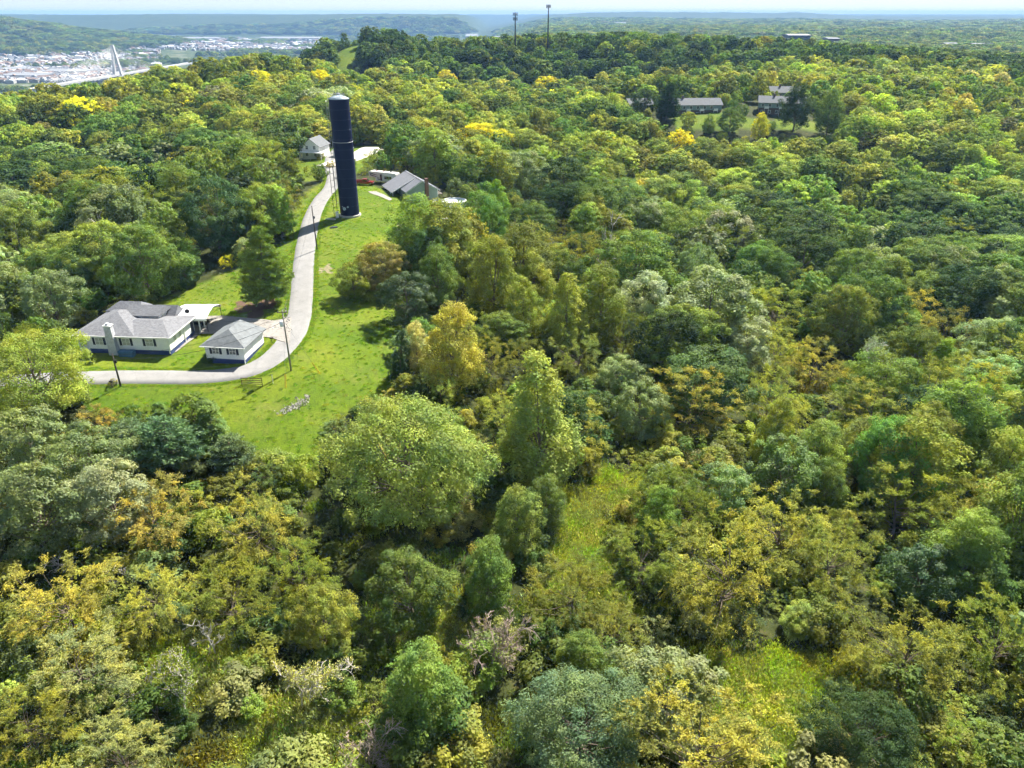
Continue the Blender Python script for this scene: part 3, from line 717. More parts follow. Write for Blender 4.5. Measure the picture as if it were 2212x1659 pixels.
def window(parent, x, y, z, w, h, face='-y', shutters=True, glass='glass', mull=True):
    """window with recessed pane set proud of a wall facing -y or +x"""
    def bx(a0, a1, d0, d1, z0, z1):
        return (a0, a1, y - d1, y - d0, z0, z1) if face == '-y' else (x + d0, x + d1, a0, a1, z0, z1)
    c = x if face == '-y' else y; t = 0.08
    f = MB()
    for q_ in ((c-w/2-t, c+w/2+t, .003, .06, z-t, z), (c-w/2-t, c+w/2+t, .003, .06, z+h, z+h+t), (c-w/2-t, c-w/2, .003, .06, z, z+h), (c+w/2, c+w/2+t, .003, .06, z, z+h)): f.box(*bx(*q_))
    if mull: f.box(*bx(c-.025, c+.025, .003, .05, z, z+h)); f.box(*bx(c-w/2, c+w/2, .004, .048, z+h/2-.025, z+h/2+.025))
    o = f.build('window', M['trim'], parent)
    box('pane', bx(c-w/2, c+w/2, .002, .02, z, z+h), M[glass], o)
    if shutters:
        for s in (-1, 1):
            a = c + s * (w/2 + t + .24); box('shutter', bx(a-.22, a+.22, .003, .05, z-.08, z+h+.08), M['shutter'], o)
    return o

# ------------------------------------------------------------------ white house
hx, hy = -76.4, 122.1; HZ = TZ(-69, 122) + .05; hrot = R(-4.0)
H = empty('house', (hx, hy, HZ), hrot, 'white bungalow with grey hip roof, stone chimney and navy shutters', 'house')
box('foundation', (0.06, 15.14, 0.06, 9.5, -1.4, 0.75), M['found'], H)
w = MB(); w.box(0, 15.2, 0, 9.6, .75, 3.55); w.build('wall', M['siding'], H)
box('rear_wall', (1.0, 11.2, 9.6, 12.6, -1.2, 3.5), M['siding'], H)
r = MB(); hip_roof(r, -2.3, 9.4, -.55, 12.2, 3.55, 5.95, 5.9, 5.9, 'y'); rf = r.build('roof', M['shingle'], H)
r = MB(); hip_roof(r, 5.0, 15.75, -.553, 10.1, 3.553, 4.75, 2.0, 3.6, 'x'); r.build('wing_roof', M['shingle'], H)
r = MB(); hip_roof(r, 8.0, 12.2, 8.8, 13.0, 3.56, 5.3, 0, 0, 'x'); r.build('rear_roof', M['shingle'], H)
MB().prism([(9.2,3.42),(12.6,3.42),(10.9,4.95)], 11.2, 11.9, 'x').build('rear_gable', M['siding'], H)
# dormer facing the drive
dm = MB().prism([(6.2,4.2),(10.4,4.2),(10.4,4.95),(8.3,6.0),(6.2,4.95)], 4.5, 10.4, 'x').build('dormer', M['siding'], H)
r = MB(); hip_roof(r, 4.2, 10.9, 5.8, 10.8, 4.98, 6.25, 0, 0, 'x'); r.build('dormer_roof', M['shingle'], dm)
window(dm, 10.4, 8.3, 4.1, 1.3, .8, '+x', False, 'curtained')
# rear cross-gable lifting above the far eave
r = MB(); hip_roof(r, -1.6, 5.6, 9.6, 13.6, 4.3, 5.6, 2.0, 1.0, 'x'); r.build('rear_cross_roof', M['shingle'], H)
box('rear_cross_wall', (-.9, 5.0, 10.2, 13.1, 0, 4.2), M['siding'], H)
# trim
box('gutter', (-2.35, 15.8, -.68, -.56, 3.36, 3.52), M['trim'], H)
box('gutter', (15.755, 15.87, -.5, 10.1, 3.36, 3.52), M['trim'], H)
for x_, y_ in ((15.05, -.09), (15.29, 5.6), (.12, -.09)): box('downspout', (x_-.06, x_+.06, y_-.06, y_+.06, .2, 3.36), M['trim'], H)
box('corner_board', (15.06, 15.24, -.03, .10, .75, 3.38), M['trim'], H)
for x_, gl in ((2.25, 'curtained'), (7.25, 'curtained'), (11.6, 'curtained')): window(H, x_, 0, 1.62, 1.35, 1.25, '-y', True, gl)
for y_ in (2.2, 4.1): window(H, 15.2, y_, 1.75, .75, 1.1, '+x', False, 'curtained')
box('side_door', (15.203, 15.25, 8.35, 9.35, .8, 2.95), M['shutter'], H)
# chimney
c = MB(); c.add([(4.1,-1.05,-1.2),(5.8,-1.05,-1.2),(5.8,-.003,-1.2),(4.1,-.003,-1.2),(4.4,-.95,5.5),(5.6,-.95,5.5),(5.6,-.05,5.5),(4.4,-.05,5.5)],
                [(0,3,2,1),(4,5,6,7),(0,1,5,4),(1,2,6,5),(2,3,7,6),(3,0,4,7)])
ch = c.build('chimney', M['stone'], H)
box('chimney_cap', (4.3, 5.7, -1.05, .05, 5.5, 5.66), M['trim'], ch); box('flue', (4.65, 5.2, -.75, -.25, 5.66, 6.0), M['stone'], ch)
# side porch
pd = box('porch_deck', (-2.0, -.003, .2, 7.0, -1.0, .55), M['trim'], H)
for y_ in (.35, 3.5, 6.8): box('porch_post', (-1.95, -1.78, y_, y_+.17, .55, 3.4), M['trim'], H)
box('porch_rail', (-1.92, -1.84, .55, 6.7, 1.25, 1.35), M['trim'], H)
for k_ in range(18): box('baluster', (-1.9, -1.86, .75 + k_*.33, .79 + k_*.33, .55, 1.25), M['trim'], H)
# porch by the drive
for y_ in (9.75, 11.6): box('porch_post', (16.1, 16.28, y_, y_+.18, -.4, 3.3), M['trim'], H)
box('porch_step', (15.3, 16.4, 9.65, 12.2, -1.0, .15), M['concrete'], H)
dish = MB().lathe([(.02,0),(.28,.05),(.42,.14)], 20, (0,0,0)); dh = dish.build('satellite_dish', M['dark'], H); dh.location = (14.6, 9.3, 4.7); dh.rotation_euler = (R(60), 0, R(30))
MB().tube([(14.6,9.35,3.6),(14.6,9.35,4.9)], .035, 6).build('dish_mast', M['galv'], H)
def loc_h(x, y, z=0): 
    v = Vector((x * math.cos(hrot) - y * math.sin(hrot), x * math.sin(hrot) + y * math.cos(hrot), z)); return v + Vector((hx, hy, HZ))
p = loc_h(7.6, -1.0); p.z = TZ(p.x, p.y)
hb_ = empty('storage_box', p, hrot, 'blue lidded box against the front wall beside the chimney', 'box')
box('box_body', (-1.3, 1.3, -.55, .55, -.2, .85), M['bluebox'], hb_); MB().prism([(-.62,.852),(.62,.852),(.5,1.05),(-.5,1.05)], -1.38, 1.38, 'x').build('lid', M['bluebox'], hb_)

# ------------------------------------------------------------------ outbuilding
ox, oy = -53.5, 117.7; OZ = TZ(-50, 118) + .05; orot = R(-7)
O = empty('outbuilding', (ox, oy, OZ), orot, 'small white outbuilding with pale hip roof beside the road bend', 'outbuilding')
box('foundation', (.05, 7.05, .05, 7.7, -1.2, .8), M['found'], O)
MB().box(0, 7.1, 0, 7.8, .8, 3.3).build('wall', M['siding'], O)
r = MB(); hip_roof(r, -.55, 7.65, -.6, 8.4, 3.32, 5.35, 3.2, 1.2, 'y'); r.build('roof', M['shingle_pale'], O)
box('gutter', (-.6, 7.7, -.72, -.605, 3.14, 3.28), M['trim'], O)
for x_, w_ in ((1.9, 1.1), (5.0, 1.1)): window(O, x_, 0, 1.75, w_, 1.05, '-y', True, 'glass')
box('downspout', (6.95, 7.07, -.13, -.01, 0, 3.14), M['trim'], O)
box('garage_door', (7.103, 7.14, 3.2, 6.0, .82, 3.0), M['trim'], O)

# ------------------------------------------------------------------ carport and the car under it
cpz = TZ(-62, 134)
CPT = empty('carport', (-64.6, 130.6, cpz), R(0), 'open carport with white folded sheet-metal roof behind the house', 'carport')
prof = [(-.15,2.35),(-.15,2.75),(.35,3.05),(3.7,3.75),(7.1,3.05),(7.6,2.75),(7.6,2.35),(7.55,2.35),(7.55,2.72),(7.08,3.0),(3.7,3.69),(.37,3.0),(-.10,2.72),(-.10,2.35)]
MB().prism(prof, 0, 6.7, 'x').build('roof', M['metalroof'], CPT)
for k_ in range(9): MB().prism([(a, b + .03) for a, b in prof[1:6]] + [(a, b - .01) for a, b in prof[1:6]][::-1], .35 + k_*.75, .39 + k_*.75, 'x').build('roof_rib', M['metalroof'], CPT)
for x_ in (.1, 3.3, 6.5):
    for y_ in (0, 7.4): box('post', (x_, x_+.09, y_, y_+.09, -.3, 2.9), M['dark'], CPT)
for x_ in (.1, 3.3, 6.5): MB().tube([(x_+.04,.05,2.7),(x_+.04,.5,2.98),(x_+.04,3.7,3.66),(x_+.04,6.95,2.98),(x_+.04,7.45,2.7)], .045, 5).build('rafter', M['dark'], CPT)

def wheel(parent, x, y, z, r_, w_):
    prof_ = [(r_*.55, -w_/2), (r_*.95, -w_/2), (r_, -w_*.3), (r_, w_*.3), (r_*.95, w_/2), (r_*.55, w_/2)]
    b = MB().lathe(prof_, 20, cap=True); o = b.build('wheel', M['tyre'], parent, True); o.location = (x, y, z); o.rotation_euler = (R(90), 0, 0)
    MB().lathe([(.02, w_*.52), (r_*.5, w_*.52), (r_*.56, w_*.45)], 14).build('rim', M['chrome'], o)
    MB().lathe([(r_*.56, -w_*.45), (r_*.5, -w_*.52), (.02, -w_*.52)], 14).build('rim', M['chrome'], o)
def bevelled(name, b, m_, parent, wd=.06):
    o = b.build(name, m_, parent, False); md = o.modifiers.new('edge', 'BEVEL'); md.width = wd; md.segments = 2; md.limit_method = 'ANGLE'; return o
def pickup(loc, rz, paint, label, bed=True):
    t = empty('pickup_truck' if bed else 'car', loc, rz, label, 'pickup' if bed else 'car')
    low = [(-2.8,.45),(-2.8,1.02),(-.75,1.08),(1.25,1.08),(2.55,.98),(2.82,.85),(2.82,.45),(2.35,.38),(-2.4,.38)] if bed else [(-2.3,.4),(-2.3,.95),(-2.0,1.05),(1.0,1.05),(2.1,.9),(2.35,.7),(2.3,.35),(-2.2,.35)]
    bevelled('body', MB().prism(low, -.93, .93, 'y'), paint, t)
    cabp = [(-.85,1.08),(-.68,1.80),(.55,1.82),(1.32,1.09)] if bed else [(-2.05,1.05),(-1.6,1.62),(.2,1.65),(1.1,1.06)]
    bevelled('cab', MB().prism(cabp, -.80, .80, 'y'), paint, t)
    (a0,b0),(a1,b1),(a2,b2),(a3,b3) = cabp
    for s in (-1, 1):
        y0_, y1_ = (s*.80, s*.815) if s > 0 else (s*.815, s*.80)
        mdx = (a1 + a2) / 2
        MB().prism([(a0+.18,b0+.08),(a1+.1,b1-.1),(mdx-.05,b1-.1),(mdx-.05,b0+.08)], y0_, y1_, 'y').build('side_window', M['carglass'], t)
        MB().prism([(mdx+.05,b0+.08),(mdx+.05,b2-.1),(a2-.05,b2-.1),(a3-.22,b3+.08)], y0_, y1_, 'y').build('side_window', M['carglass'], t)
    MB().add([(a3-.02,-.7,b3+.09),(a3-.02,.7,b3+.09),(a2+.10,.66,b2-.06),(a2+.10,-.66,b2-.06)],[(0,1,2,3)]).build('windscreen', M['carglass'], t)
    if bed:
        for s in (-1, 1): box('bed_side', (-2.78, -.88, s*.86-.06, s*.86+.06, 1.05, 1.36), paint, t)
        box('tailgate', (-2.8, -2.7, -.8, .8, 1.02, 1.36), paint, t); box('bumper', (2.8, 2.92, -.9, .9, .45, .68), M['chrome'], t); box('grille', (2.8, 2.85, -.55, .55, .7, .9), M['dark'], t)
    fx_ = 1.85 if bed else 1.45; rx_ = -1.75 if bed else -1.45
    for x_ in (fx_, rx_):
        for s in (-1, 1): wheel(t, x_, s*.84, .38, .38, .24)
    for s in (-1, 1): box('headlight', (low[5][0]-.06, low[5][0]+.03, s*.72-.16, s*.72+.16, .72, .88), M['chrome'], t)
    return t
pickup((-61.6, 134.2, TZ(-61.6,134.2)+.08), R(-8), M['blackcar'], 'dark car parked in the shade of the carport', False)

# ------------------------------------------------------------------ water tower
TX, TY = -44.0, 200.0; TZ0 = TZ(TX, TY); TR, TH = 2.52, 29.6
WT = empty('water_tower', (TX, TY, TZ0), 0, 'tall dark blue cylindrical water standpipe on the hilltop lawn', 'water tower')
MB().lathe([(2.95,-1.0),(2.95,.28),(2.56,.30)], 64).build('base_ring', M['concrete'], WT)
body = []
NC = 12
for k_ in range(NC):      # welded shell courses, each plate ring a hair apart
    z0_ = .3 + k_ * (TH - .3) / NC; z1_ = .3 + (k_+1) * (TH - .3) / NC
    MB().lathe([(TR, z0_+.02), (TR, z1_-.02)], 72, cap=False).build('shell_course', M['tank'], WT, True); MB().lathe([(TR-.03, z1_-.06), (TR+.012, z1_-.025), (TR+.012, z1_+.025), (TR-.03, z1_+.06)], 72, cap=False).build('weld_seam', M['tankseam'], WT)
MB().lathe([(TR+.07, TH-.02), (TR+.07, TH+.12), (TR*.55, TH+.62), (.5, TH+.95), (.02, TH+1.0)], 64, cap=False).build('roof', M['tankroof'], WT, True)
for k_ in range(24):
    t = 2*math.pi*k_/24
    MB().tube([((TR+.05)*math.cos(t),(TR+.05)*math.sin(t),TH+.14),(TR*.55*math.cos(t),TR*.55*math.sin(t),TH+.64),(.4*math.cos(t),.4*math.sin(t),TH+.98)], .025, 4).build('roof_rib', M['tankroof'], WT)
MB().lathe([(.42,TH+.95),(.42,TH+1.25),(.5,TH+1.3),(.02,TH+1.45)], 20).build('vent', M['galv'], WT)
for k_ in range(16):
    t = 2*math.pi*k_/16; MB().tube([(TR*.62*math.cos(t),TR*.62*math.sin(t),TH+.55),(TR*.62*math.cos(t),TR*.62*math.sin(t),TH+1.15)], .02, 4).build('rail_post', M['galv'], WT)
def ring(r_, z, rad_, n=48): return MB().tube([(r_*math.cos(2*math.pi*k/n), r_*math.sin(2*math.pi*k/n), z) for k in range(n+1)], rad_, 5, cap=False)
ring(TR*.62, TH+1.15, .025).build('rail', M['galv'], WT)
ring(TR+.05, TH*.648, .06).build('band', M['cable'], WT)
# ladder with cage on the side towards the lane
la = R(197)
lc, ls_ = math.cos(la), math.sin(la)
def rim(rd, off, z): return (rd*lc - off*ls_, rd*ls_ + off*lc, z)
for off in (-.22, .22): MB().tube([rim(TR+.22, off, 2.6), rim(TR+.22, off, TH+.9)], .035, 5).build('ladder_rail', M['galv'], WT)
for k_ in range(62): MB().tube([rim(TR+.22, -.22, 2.8 + k_*.44), rim(TR+.22, .22, 2.8 + k_*.44)], .018, 4).build('rung', M['galv'], WT)
for k_ in range(17):
    z_ = 3.5 + k_*1.6
    MB().tube([rim(TR+.22+.62*math.sin(a), .38*math.cos(a), z_) for a in np.linspace(0, math.pi, 9)], .025, 4).build('cage_hoop', M['galv'], WT)
for a in (math.pi*.25, math.pi*.5, math.pi*.75): MB().tube([rim(TR+.22+.62*math.sin(a), .38*math.cos(a), 3.5), rim(TR+.22+.62*math.sin(a), .38*math.cos(a), 29.1)], .02, 4).build('cage_bar', M['galv'], WT)
# access hatches at the foot
for a, z_, r_ in ((R(250), 2.2, .46), (R(273), 2.7, .24), (R(238), 2.75, .13)):
    o = MB().lathe([(r_,0),(r_,.10),(r_*.9,.14),(.02,.15)], 24).build('hatch', M['tankroof'], WT); o.location = ((TR-.02)*math.cos(a), (TR-.02)*math.sin(a), z_); o.rotation_euler = (0, R(90), a)
# cable mast beside the tower
ax_, ay_ = TX - 3.55, TY - 1.2; az_ = TZ(ax_, ay_)
CM = empty('cable_mast', (ax_, ay_, az_), R(20), 'dark twin-post cable rack standing beside the water tower', 'mast')
for s in (-.45, .45): MB().tube([(s,0,-.4),(s,0,13.2)], .07, 6).build('post', M['dark'], CM)
for k_ in range(8): MB().tube([(-.5,0,.8+k_*1.75),(.5,0,.8+k_*1.75)], .045, 5).build('crossbar', M['dark'], CM)
MB().tube([(.45,0,13.0),(1.6,.3,13.0)], .06, 5).build('bridge_arm', M['dark'], CM)
ex, ey = TX - 2.9, TY - 2.6
EC = empty('equipment_cabinet', (ex, ey, TZ(ex, ey)), R(15), 'pale equipment cabinet at the foot of the water tower', 'cabinet')
box('cabinet_body', (-.4,.4,-.3,.3,-.2,1.5), M['galv'], EC); box('cabinet_door', (-.34,.34,-.32,-.303,.1,1.4), M['trim'], EC); box('cabinet_lid', (-.45,.45,-.35,.35,1.5,1.58), M['trim'], EC)
p = G(715, 474); tag(MB().box(-1.3,1.3,-.5,.5,-.1,.16).build('concrete_slab', M['concrete'], loc=p, rz=R(-12)), 'pale concrete slab on the grass beside the water tower', 'slab')
p = G(721, 492)
vb = empty('valve_cover', p, R(20), 'low dark steel valve cover lying in the lawn below the tower', 'cover'); bevelled('frame', MB().box(-.95,.95,-.5,.5,-.1,.18), M['dark'], vb); box('lid', (-.85,.85,-.42,.42,.182,.24), M['shutter'], vb); MB().tube([(-.3,0,.24),(-.25,0,.36),(.25,0,.36),(.3,0,.24)], .03, 5).build('handle', M['galv'], vb)

# ------------------------------------------------------------------ utility poles and wires
def pole_pos(ub, vb_, vt, ut):
    b = G(ub, vb_); return b, height_at(vt, b.y, ut) - b.z
def utility_pole(ub, vb_, ut, vt, m_, label, arms=(), trans=False, r_=.14):
    b, h = pole_pos(ub, vb_, vt, ut)
    o = empty('utility_pole', b, 0, label, 'utility pole', 'utility poles along the lane')
    MB().tube([(0,0,-.8),(0,0,h*.5),(0,0,h)], [r_*1.2, r_, r_*.72], 9).build('shaft', m_, o, True)
    for z_, w_, rz in arms:
        a = MB().box(-w_/2, w_/2, -.06, .06, -.06, .06).build('crossarm', M['wood'], o); a.location = (0, -.16, h + z_); a.rotation_euler = (0, 0, rz)
        for s in (-1, 1): MB().lathe([(.05,.06),(.07,.12),(.04,.2),(.06,.26)], 8, (s*(w_/2-.15),0,0)).build('insulator', M['galv'], a)
    if trans:
        MB().lathe([(.28,0),(.3,.05),(.3,.85),(.22,.95),(.02,1.0)], 16, (-.46,0,h-2.9)).build('transformer', M['metalroof'], o, True)
        MB().tube([(0,0,h-3.4),(-1.3,-.1,h-3.0),(-1.8,-.1,h-3.05)], .035, 5).build('lamp_arm', M['galv'], o)
        MB().lathe([(.05,.12),(.22,.02),(.2,-.08),(.05,-.12)], 12, (-1.95,-.1,h-3.1)).build('lamp_head', M['metalroof'], o)
    else:
        MB().lathe([(.14,0),(.16,.04),(.16,.5),(.05,.58)], 10, (.26,0,h*.72)).build('cable_can', M['dark'], o)
    return b, h
pA, hA = utility_pole(261, 835, 236, 764, M['poledark'], 'dark utility pole at the end of the lane below the white house')
pB, hB = utility_pole(629, 801, 605, 670, M['pole'], 'tall utility pole with white transformer and lamp at the road bend', ((-.3,1.7,R(10)),), True)
pC, hC = utility_pole(685, 540, 671, 445, M['poledark'], 'dark utility pole between the road and the water tower')
p = G(655, 352, 0); p = Vector((-79.5, 287, TZ(-79.5, 287)))
pD = empty('flag_pole', p, 0, 'slim white pole beside the far white gabled house', 'pole'); MB().tube([(0,0,-.4),(0,0,10.5)], [.09,.05], 8).build('shaft', M['trim'], pD); MB().lathe([(.02,-.1),(.12,0),(.02,.12)], 10, (0,0,10.55)).build('finial', M['trim'], pD)
def wire(a, b, sag, label, r_=.022):
    a, b = Vector(a), Vector(b); pts_ = [a.lerp(b, t) - Vector((0, 0, sag * 4 * t * (1 - t))) for t in np.linspace(0, 1, 17)]
    tag(MB().tube(pts_, r_, 4).build('power_line', M['wire']), label, 'cable', 'overhead lines by the lane')
tB = pB + Vector((0, 0, hB)); tA = pA + Vector((0, 0, hA)); tC = pC + Vector((0, 0, hC))
wire(tB + Vector((-.05,0,-1.0)), tA + Vector((0,0,-.3)), 1.4, 'upper cable from the bend pole to the lane-end pole')
wire(tB + Vector((-.05,0,-2.0)), tA + Vector((0,0,-.9)), 1.9, 'lower cable from the bend pole to the lane-end pole', .03)
wire(tB + Vector((0,.1,-.4)), tC + Vector((0,0,-.3)), 1.2, 'cable from the bend pole to the pole by the tower')
wire(tB + Vector((-.1,.1,-1.4)), loc_h(14.4, 9.0, 4.1), 1.0, 'cable from the bend pole to the white house roof')
wire(tC + Vector((0,.1,-.3)), (-42, 262, 13.5), 1.2, 'cable running from the tower pole towards the woods')
def guy(p0, ub, vb_, label):
    g_ = G(ub, vb_); o = empty('guy_wire', g_, 0, label, 'guy wire'); d = Vector(p0) - g_
    MB().tube([(0,0,-.1), d], .015, 4).build('strand', M['galv'], o)
    for s in (-.09, .09): MB().tube([Vector((s,0,0)), Vector((s,0,0)) + d.normalized() * 2.3], .045, 6).build('guard', M['yellow'], o)
guy(tB + Vector((0,0,-1.2)), 617, 838, 'guy wire with upright yellow guards in the grass before the bend pole')
guy(tB + Vector((0,0,-2.0)), 690, 806, 'guy wire with slanting yellow guards in the lawn past the bend pole')
p = G(590, 828); mkp = empty('marker_post', p, 0, 'slim white marker post between the gate and the yellow guards', 'post'); MB().tube([(0,0,-.3),(0,0,1.5)], .06, 8).build('post_shaft', M['trim'], mkp); MB().lathe([(.075,1.5),(.075,1.6),(.02,1.66)], 8).build('cap', M['galv'], mkp)

# ------------------------------------------------------------------ gate, mailboxes, rocks
p = G(545, 832); gt = empty('rail_gate', p, R(-3), 'brown four-rail gate panel at the grass edge of the lane', 'gate')
for x_ in (-1.75, 1.75): MB().tube([(x_,0,-.3),(x_,0,1.35)], .055, 8).build('post', M['brownrail'], gt)
for z_ in (.22, .55, .9, 1.28): MB().tube([(-1.75,0,z_),(1.75,0,z_)], .06, 8).build('rail', M['brownrail'], gt)
def mailbox(p, rz, label):
    o = empty('mailbox', p, rz, label, 'mailbox'); box('post', (-.05,.05,-.05,.05,-.3,1.05), M['wood'], o)
    MB().prism([(-.13,1.05),(.13,1.05),(.13,1.22),(.08,1.31),(-.08,1.31),(-.13,1.22)], -.3, .3, 'x').build('box_shell', M['dark'], o); box('door', (.302,.32,-.12,.12,1.06,1.27), M['shutter'], o); box('flag', (.05,.25,-.16,-.135,1.2,1.3), M['red'], o)
mailbox(G(588, 743), R(20), 'black mailbox on a post at the mouth of the drive')
mailbox(G(243, 838), R(160), 'dark mailbox beside the lane-end utility pole')
def rock_mesh(g, s):
    b = MB(); n = 9; v = g.normal(0, 1, (n*2, 3)); v = unit(v) * g.uniform(.7, 1.1, (n*2, 1)) * np.array(s)
    import bmesh
    bm = bmesh.new(); [bm.verts.new(tuple(q_)) for q_ in v]; bmesh.ops.convex_hull(bm, input=bm.verts)
    lone = [q_ for q_ in bm.verts if not q_.link_faces]; bmesh.ops.delete(bm, geom=lone, context='VERTS')
    me_ = bpy.data.meshes.new('stone'); bm.to_mesh(me_); bm.free(); me_.materials.append(M['rock']); return me_
g = np.random.default_rng(3)
ROCKS = [rock_mesh(g, (.42,.32,.24)) for _ in range(5)]
a, b = G(603, 894), G(664, 864)
RP = empty('rock_pile', a.lerp(b, .5), 0, 'long low pile of pale broken rocks lying across the lawn', 'rock pile')
for k_ in range(230):
    t = g.random() ** .8; q_ = a.lerp(b, t) ; wd = .2 + .65 * t; q_ = q_ + Vector((g.normal(0, .4), g.normal(0, wd), 0)); q_.z = TZ(q_.x, q_.y) + .0 + abs(g.normal(0, .08)) * (.4 + t)
    o = bpy.data.objects.new('stone', ROCKS[k_ % 5]); COL.objects.link(o); o.parent = RP; o.location = q_ - RP.location; o.rotation_euler = tuple(g.random(3) * 6.28); s_ = g.uniform(.2, .62); o.scale = (s_, s_, s_ * .7)
SE = empty('stone_edging', G(619, 700), 0, 'strip of pale stones edging the road above the driveway', 'stone edging')
for k_ in range(34):
    t = k_ / 33; q_ = G(617 + 8*t*(1 if t > .5 else .3), 667 + 48*t) + Vector((g.normal(0,.25), g.normal(0,.2), 0)); q_.z = TZ(q_.x, q_.y) + .05
    o = bpy.data.objects.new('stone', ROCKS[k_ % 5]); COL.objects.link(o); o.parent = SE; o.location = q_ - SE.location; o.rotation_euler = tuple(g.random(3)*6.28); s_ = g.uniform(.5,1.0); o.scale = (s_, s_, s_*.7)
def dirt(name, u, v, rx, ry, label_seed, m_='dirt'):
    c = G(u, v); b = MB(); n = 36; gg = np.random.default_rng(label_seed); ph = gg.random(4) * 6.28; b.v.append((c.x, c.y, c.z + .05))
    for k_ in range(n):
        t = 2*math.pi*k_/n; q_ = 1 + .3*math.sin(3*t+ph[0]) + .22*math.sin(5*t+ph[1]) + .12*math.sin(9*t+ph[2])
        x_, y_ = c.x + rx*q_*math.cos(t), c.y + ry*q_*math.sin(t); b.v.append((x_, y_, TZ(x_, y_) + .02))
    b.f = [(0, 1+k_, 1+(k_+1) % n) for k_ in range(n)]; tag(b.build(name, M[m_]), kind='structure')
dirt('needle_litter', 552, 664, 4.0, 4.0, 9, 'needles'); dirt('bare_soil', 705, 582, 1.6, 2.2, 1); dirt('bare_soil', 868, 492, 1.6, 3.0, 2); 

# bushes set round the buildings
for (u, v, r_, h_, tn, lb) in [(452,782,1.5,1.6,'dark','dark green shrub at the corner of the small white outbuilding'), (245,832,.8,1.1,'brown','small brownish shrub by the lane-end mailbox'),
                               (715,362,1.6,2.4,'orange','bright orange shrub beside the gravel lane'), (692,344,1.7,2.6,'brown','reddish shrub against the far white gabled house'),
                               (800,880,.7,.7,'olive','tuft of weeds in the lawn')]:
    put_tree('bush', G(u, v), r_, h_, TINT[tn], lb, 'shrub')

# ------------------------------------------------------------------ sage green house
GX, GY = -31.0, 219.5; GZ = TZ(-29, 226) - .1; grot = R(24)
K = empty('house', (GX, GY, GZ), grot, 'sage green house with grey gable roof, brick chimney and side porch', 'house')
gw, gl_, ge, gr = 9.6, 16.0, 2.9, 5.6
MB().prism([(0,-1.6),(gw,-1.6),(gw,ge),(gw/2,gr-.12),(0,ge)], 0, gl_, 'y').build('wall', M['greensiding'], K)
def slope(b, xa, za, xb, zb, y0, y1, th=.14):
    return b.add([(xa,y0,za),(xb,y0,zb),(xb,y1,zb),(xa,y1,za),(xa,y0,za+th),(xb,y0,zb+th),(xb,y1,zb+th),(xa,y1,za+th)], [(0,3,2,1),(4,5,6,7),(0,1,5,4),(1,2,6,5),(2,3,7,6),(3,0,4,7)])
sl = (gr - ge) / (gw / 2)
M['greyroof'] = mat('grey_ribbed_roof', (0.20, 0.21, 0.235), 0.85, var=0.15, scale=0.8, spec=0.1)
slope(MB(), -.5, ge-.5*sl+.02, gw/2, gr+.02, -.5, 5.0).build('roof', M['greyroof'], K)
slope(MB(), -3.2, ge-1.2, gw/2-.003, gr+.02, 5.003, gl_+.5).build('porch_roof', M['greyroof'], K)
slope(MB(), gw+.6, ge-.6*sl+.02, gw/2+.003, gr+.02, -.5, gl_+.5).build('roof', M['greyroof'], K)
box('ridge_cap', (gw/2-.18, gw/2+.18, -.52, gl_+.52, gr+.12, gr+.2), M['galv'], K)
for s, xa in ((1, -.5), (-1, gw+.6)): slope(MB(), xa, ge-(.5 if s > 0 else .6)*sl-.14, gw/2, gr-.14, -.56, -.51, .2).build('bargeboard', M['trim'], K)
MB().prism([(-3.25,ge-1.22),(gw/2-.4,gr-.12),(gw/2-.4,gr+.08),(-3.25,ge-1.02)], 4.9, 4.99, 'y').build('bargeboard', M['trim'], K)
box('chimney', (5.6, 6.6, -.75, -.003, -1.4, 6.3), M['brick'], K); box('porch_deck', (-2.9, -.003, 5.2, 15, -1.4, .1), M['concrete'], K)
for y_ in (5.4, 8.2, 11, 14.6): box('porch_post', (-2.8, -2.66, y_, y_+.14, .1, 1.75), M['trim'], K)
for y_ in (6.8, 10.0, 13.0):
    o = box('window', (-.05, -.003, y_, y_+1.3, .8, 2.0), M['glass'], K)
box('corner_board', (-.04, .12, -.05, -.003, -1.0, ge), M['trim'], K); box('corner_board', (gw-.12, gw+.04, -.05, -.003, -1.0, ge), M['trim'], K)
window(K, 2.6, 0, .9, 1.0, 1.2, '-y', False, 'glass') if False else None
for k_ in range(3): box('window', (-.05, -.003, 1.0 + k_*1.2, 1.9 + k_*1.2, .9, 2.0), M['glass'], K)
dk = box('deck', (gw+.003, gw+3.0, 4.0, 12.0, .2, .4), M['wood'], K)
for y_ in np.linspace(4.1, 11.9, 7): box('deck_post', (gw+2.85, gw+2.95, y_-.05, y_+.05, -2.2, 1.35), M['dark'], dk)
box('deck_rail', (gw+2.84, gw+2.96, 4.05, 11.95, 1.35, 1.43), M['dark'], dk)

# ------------------------------------------------------------------ pickup, camper, pool
pickup((-46.3, 236.5, TZ(-46.3, 236.5) + .08), R(-4), M['red'], 'red pickup truck parked behind the water tower')
RVX, RVY = -40.6, 240.0
RV = empty('camper_trailer', (RVX, RVY, TZ(RVX, RVY) + .05), R(-24), 'white fifth-wheel camper trailer parked beside the sage green house', 'camper')
bevelled('body', MB().prism([(-5.2,.75),(-5.2,3.45),(-2.4,3.62),(5.0,3.45),(5.0,.75),(-2.6,.75),(-2.9,1.75),(-5.2,1.75)] if False else [(-5.2,1.75),(-5.2,3.3),(-4.7,3.62),(4.7,3.55),(5.0,3.2),(5.0,.7),(-2.6,.7),(-2.9,1.75)], -1.22, 1.22, 'y'), M['rv'], RV, .12)
for x_ in (-2.8, -.2, 2.4): MB().box(x_-.22, x_+.22, -.25, .25, 3.58, 3.76).build('roof_vent', M['red'] if x_ < 1 else M['dark'], RV)
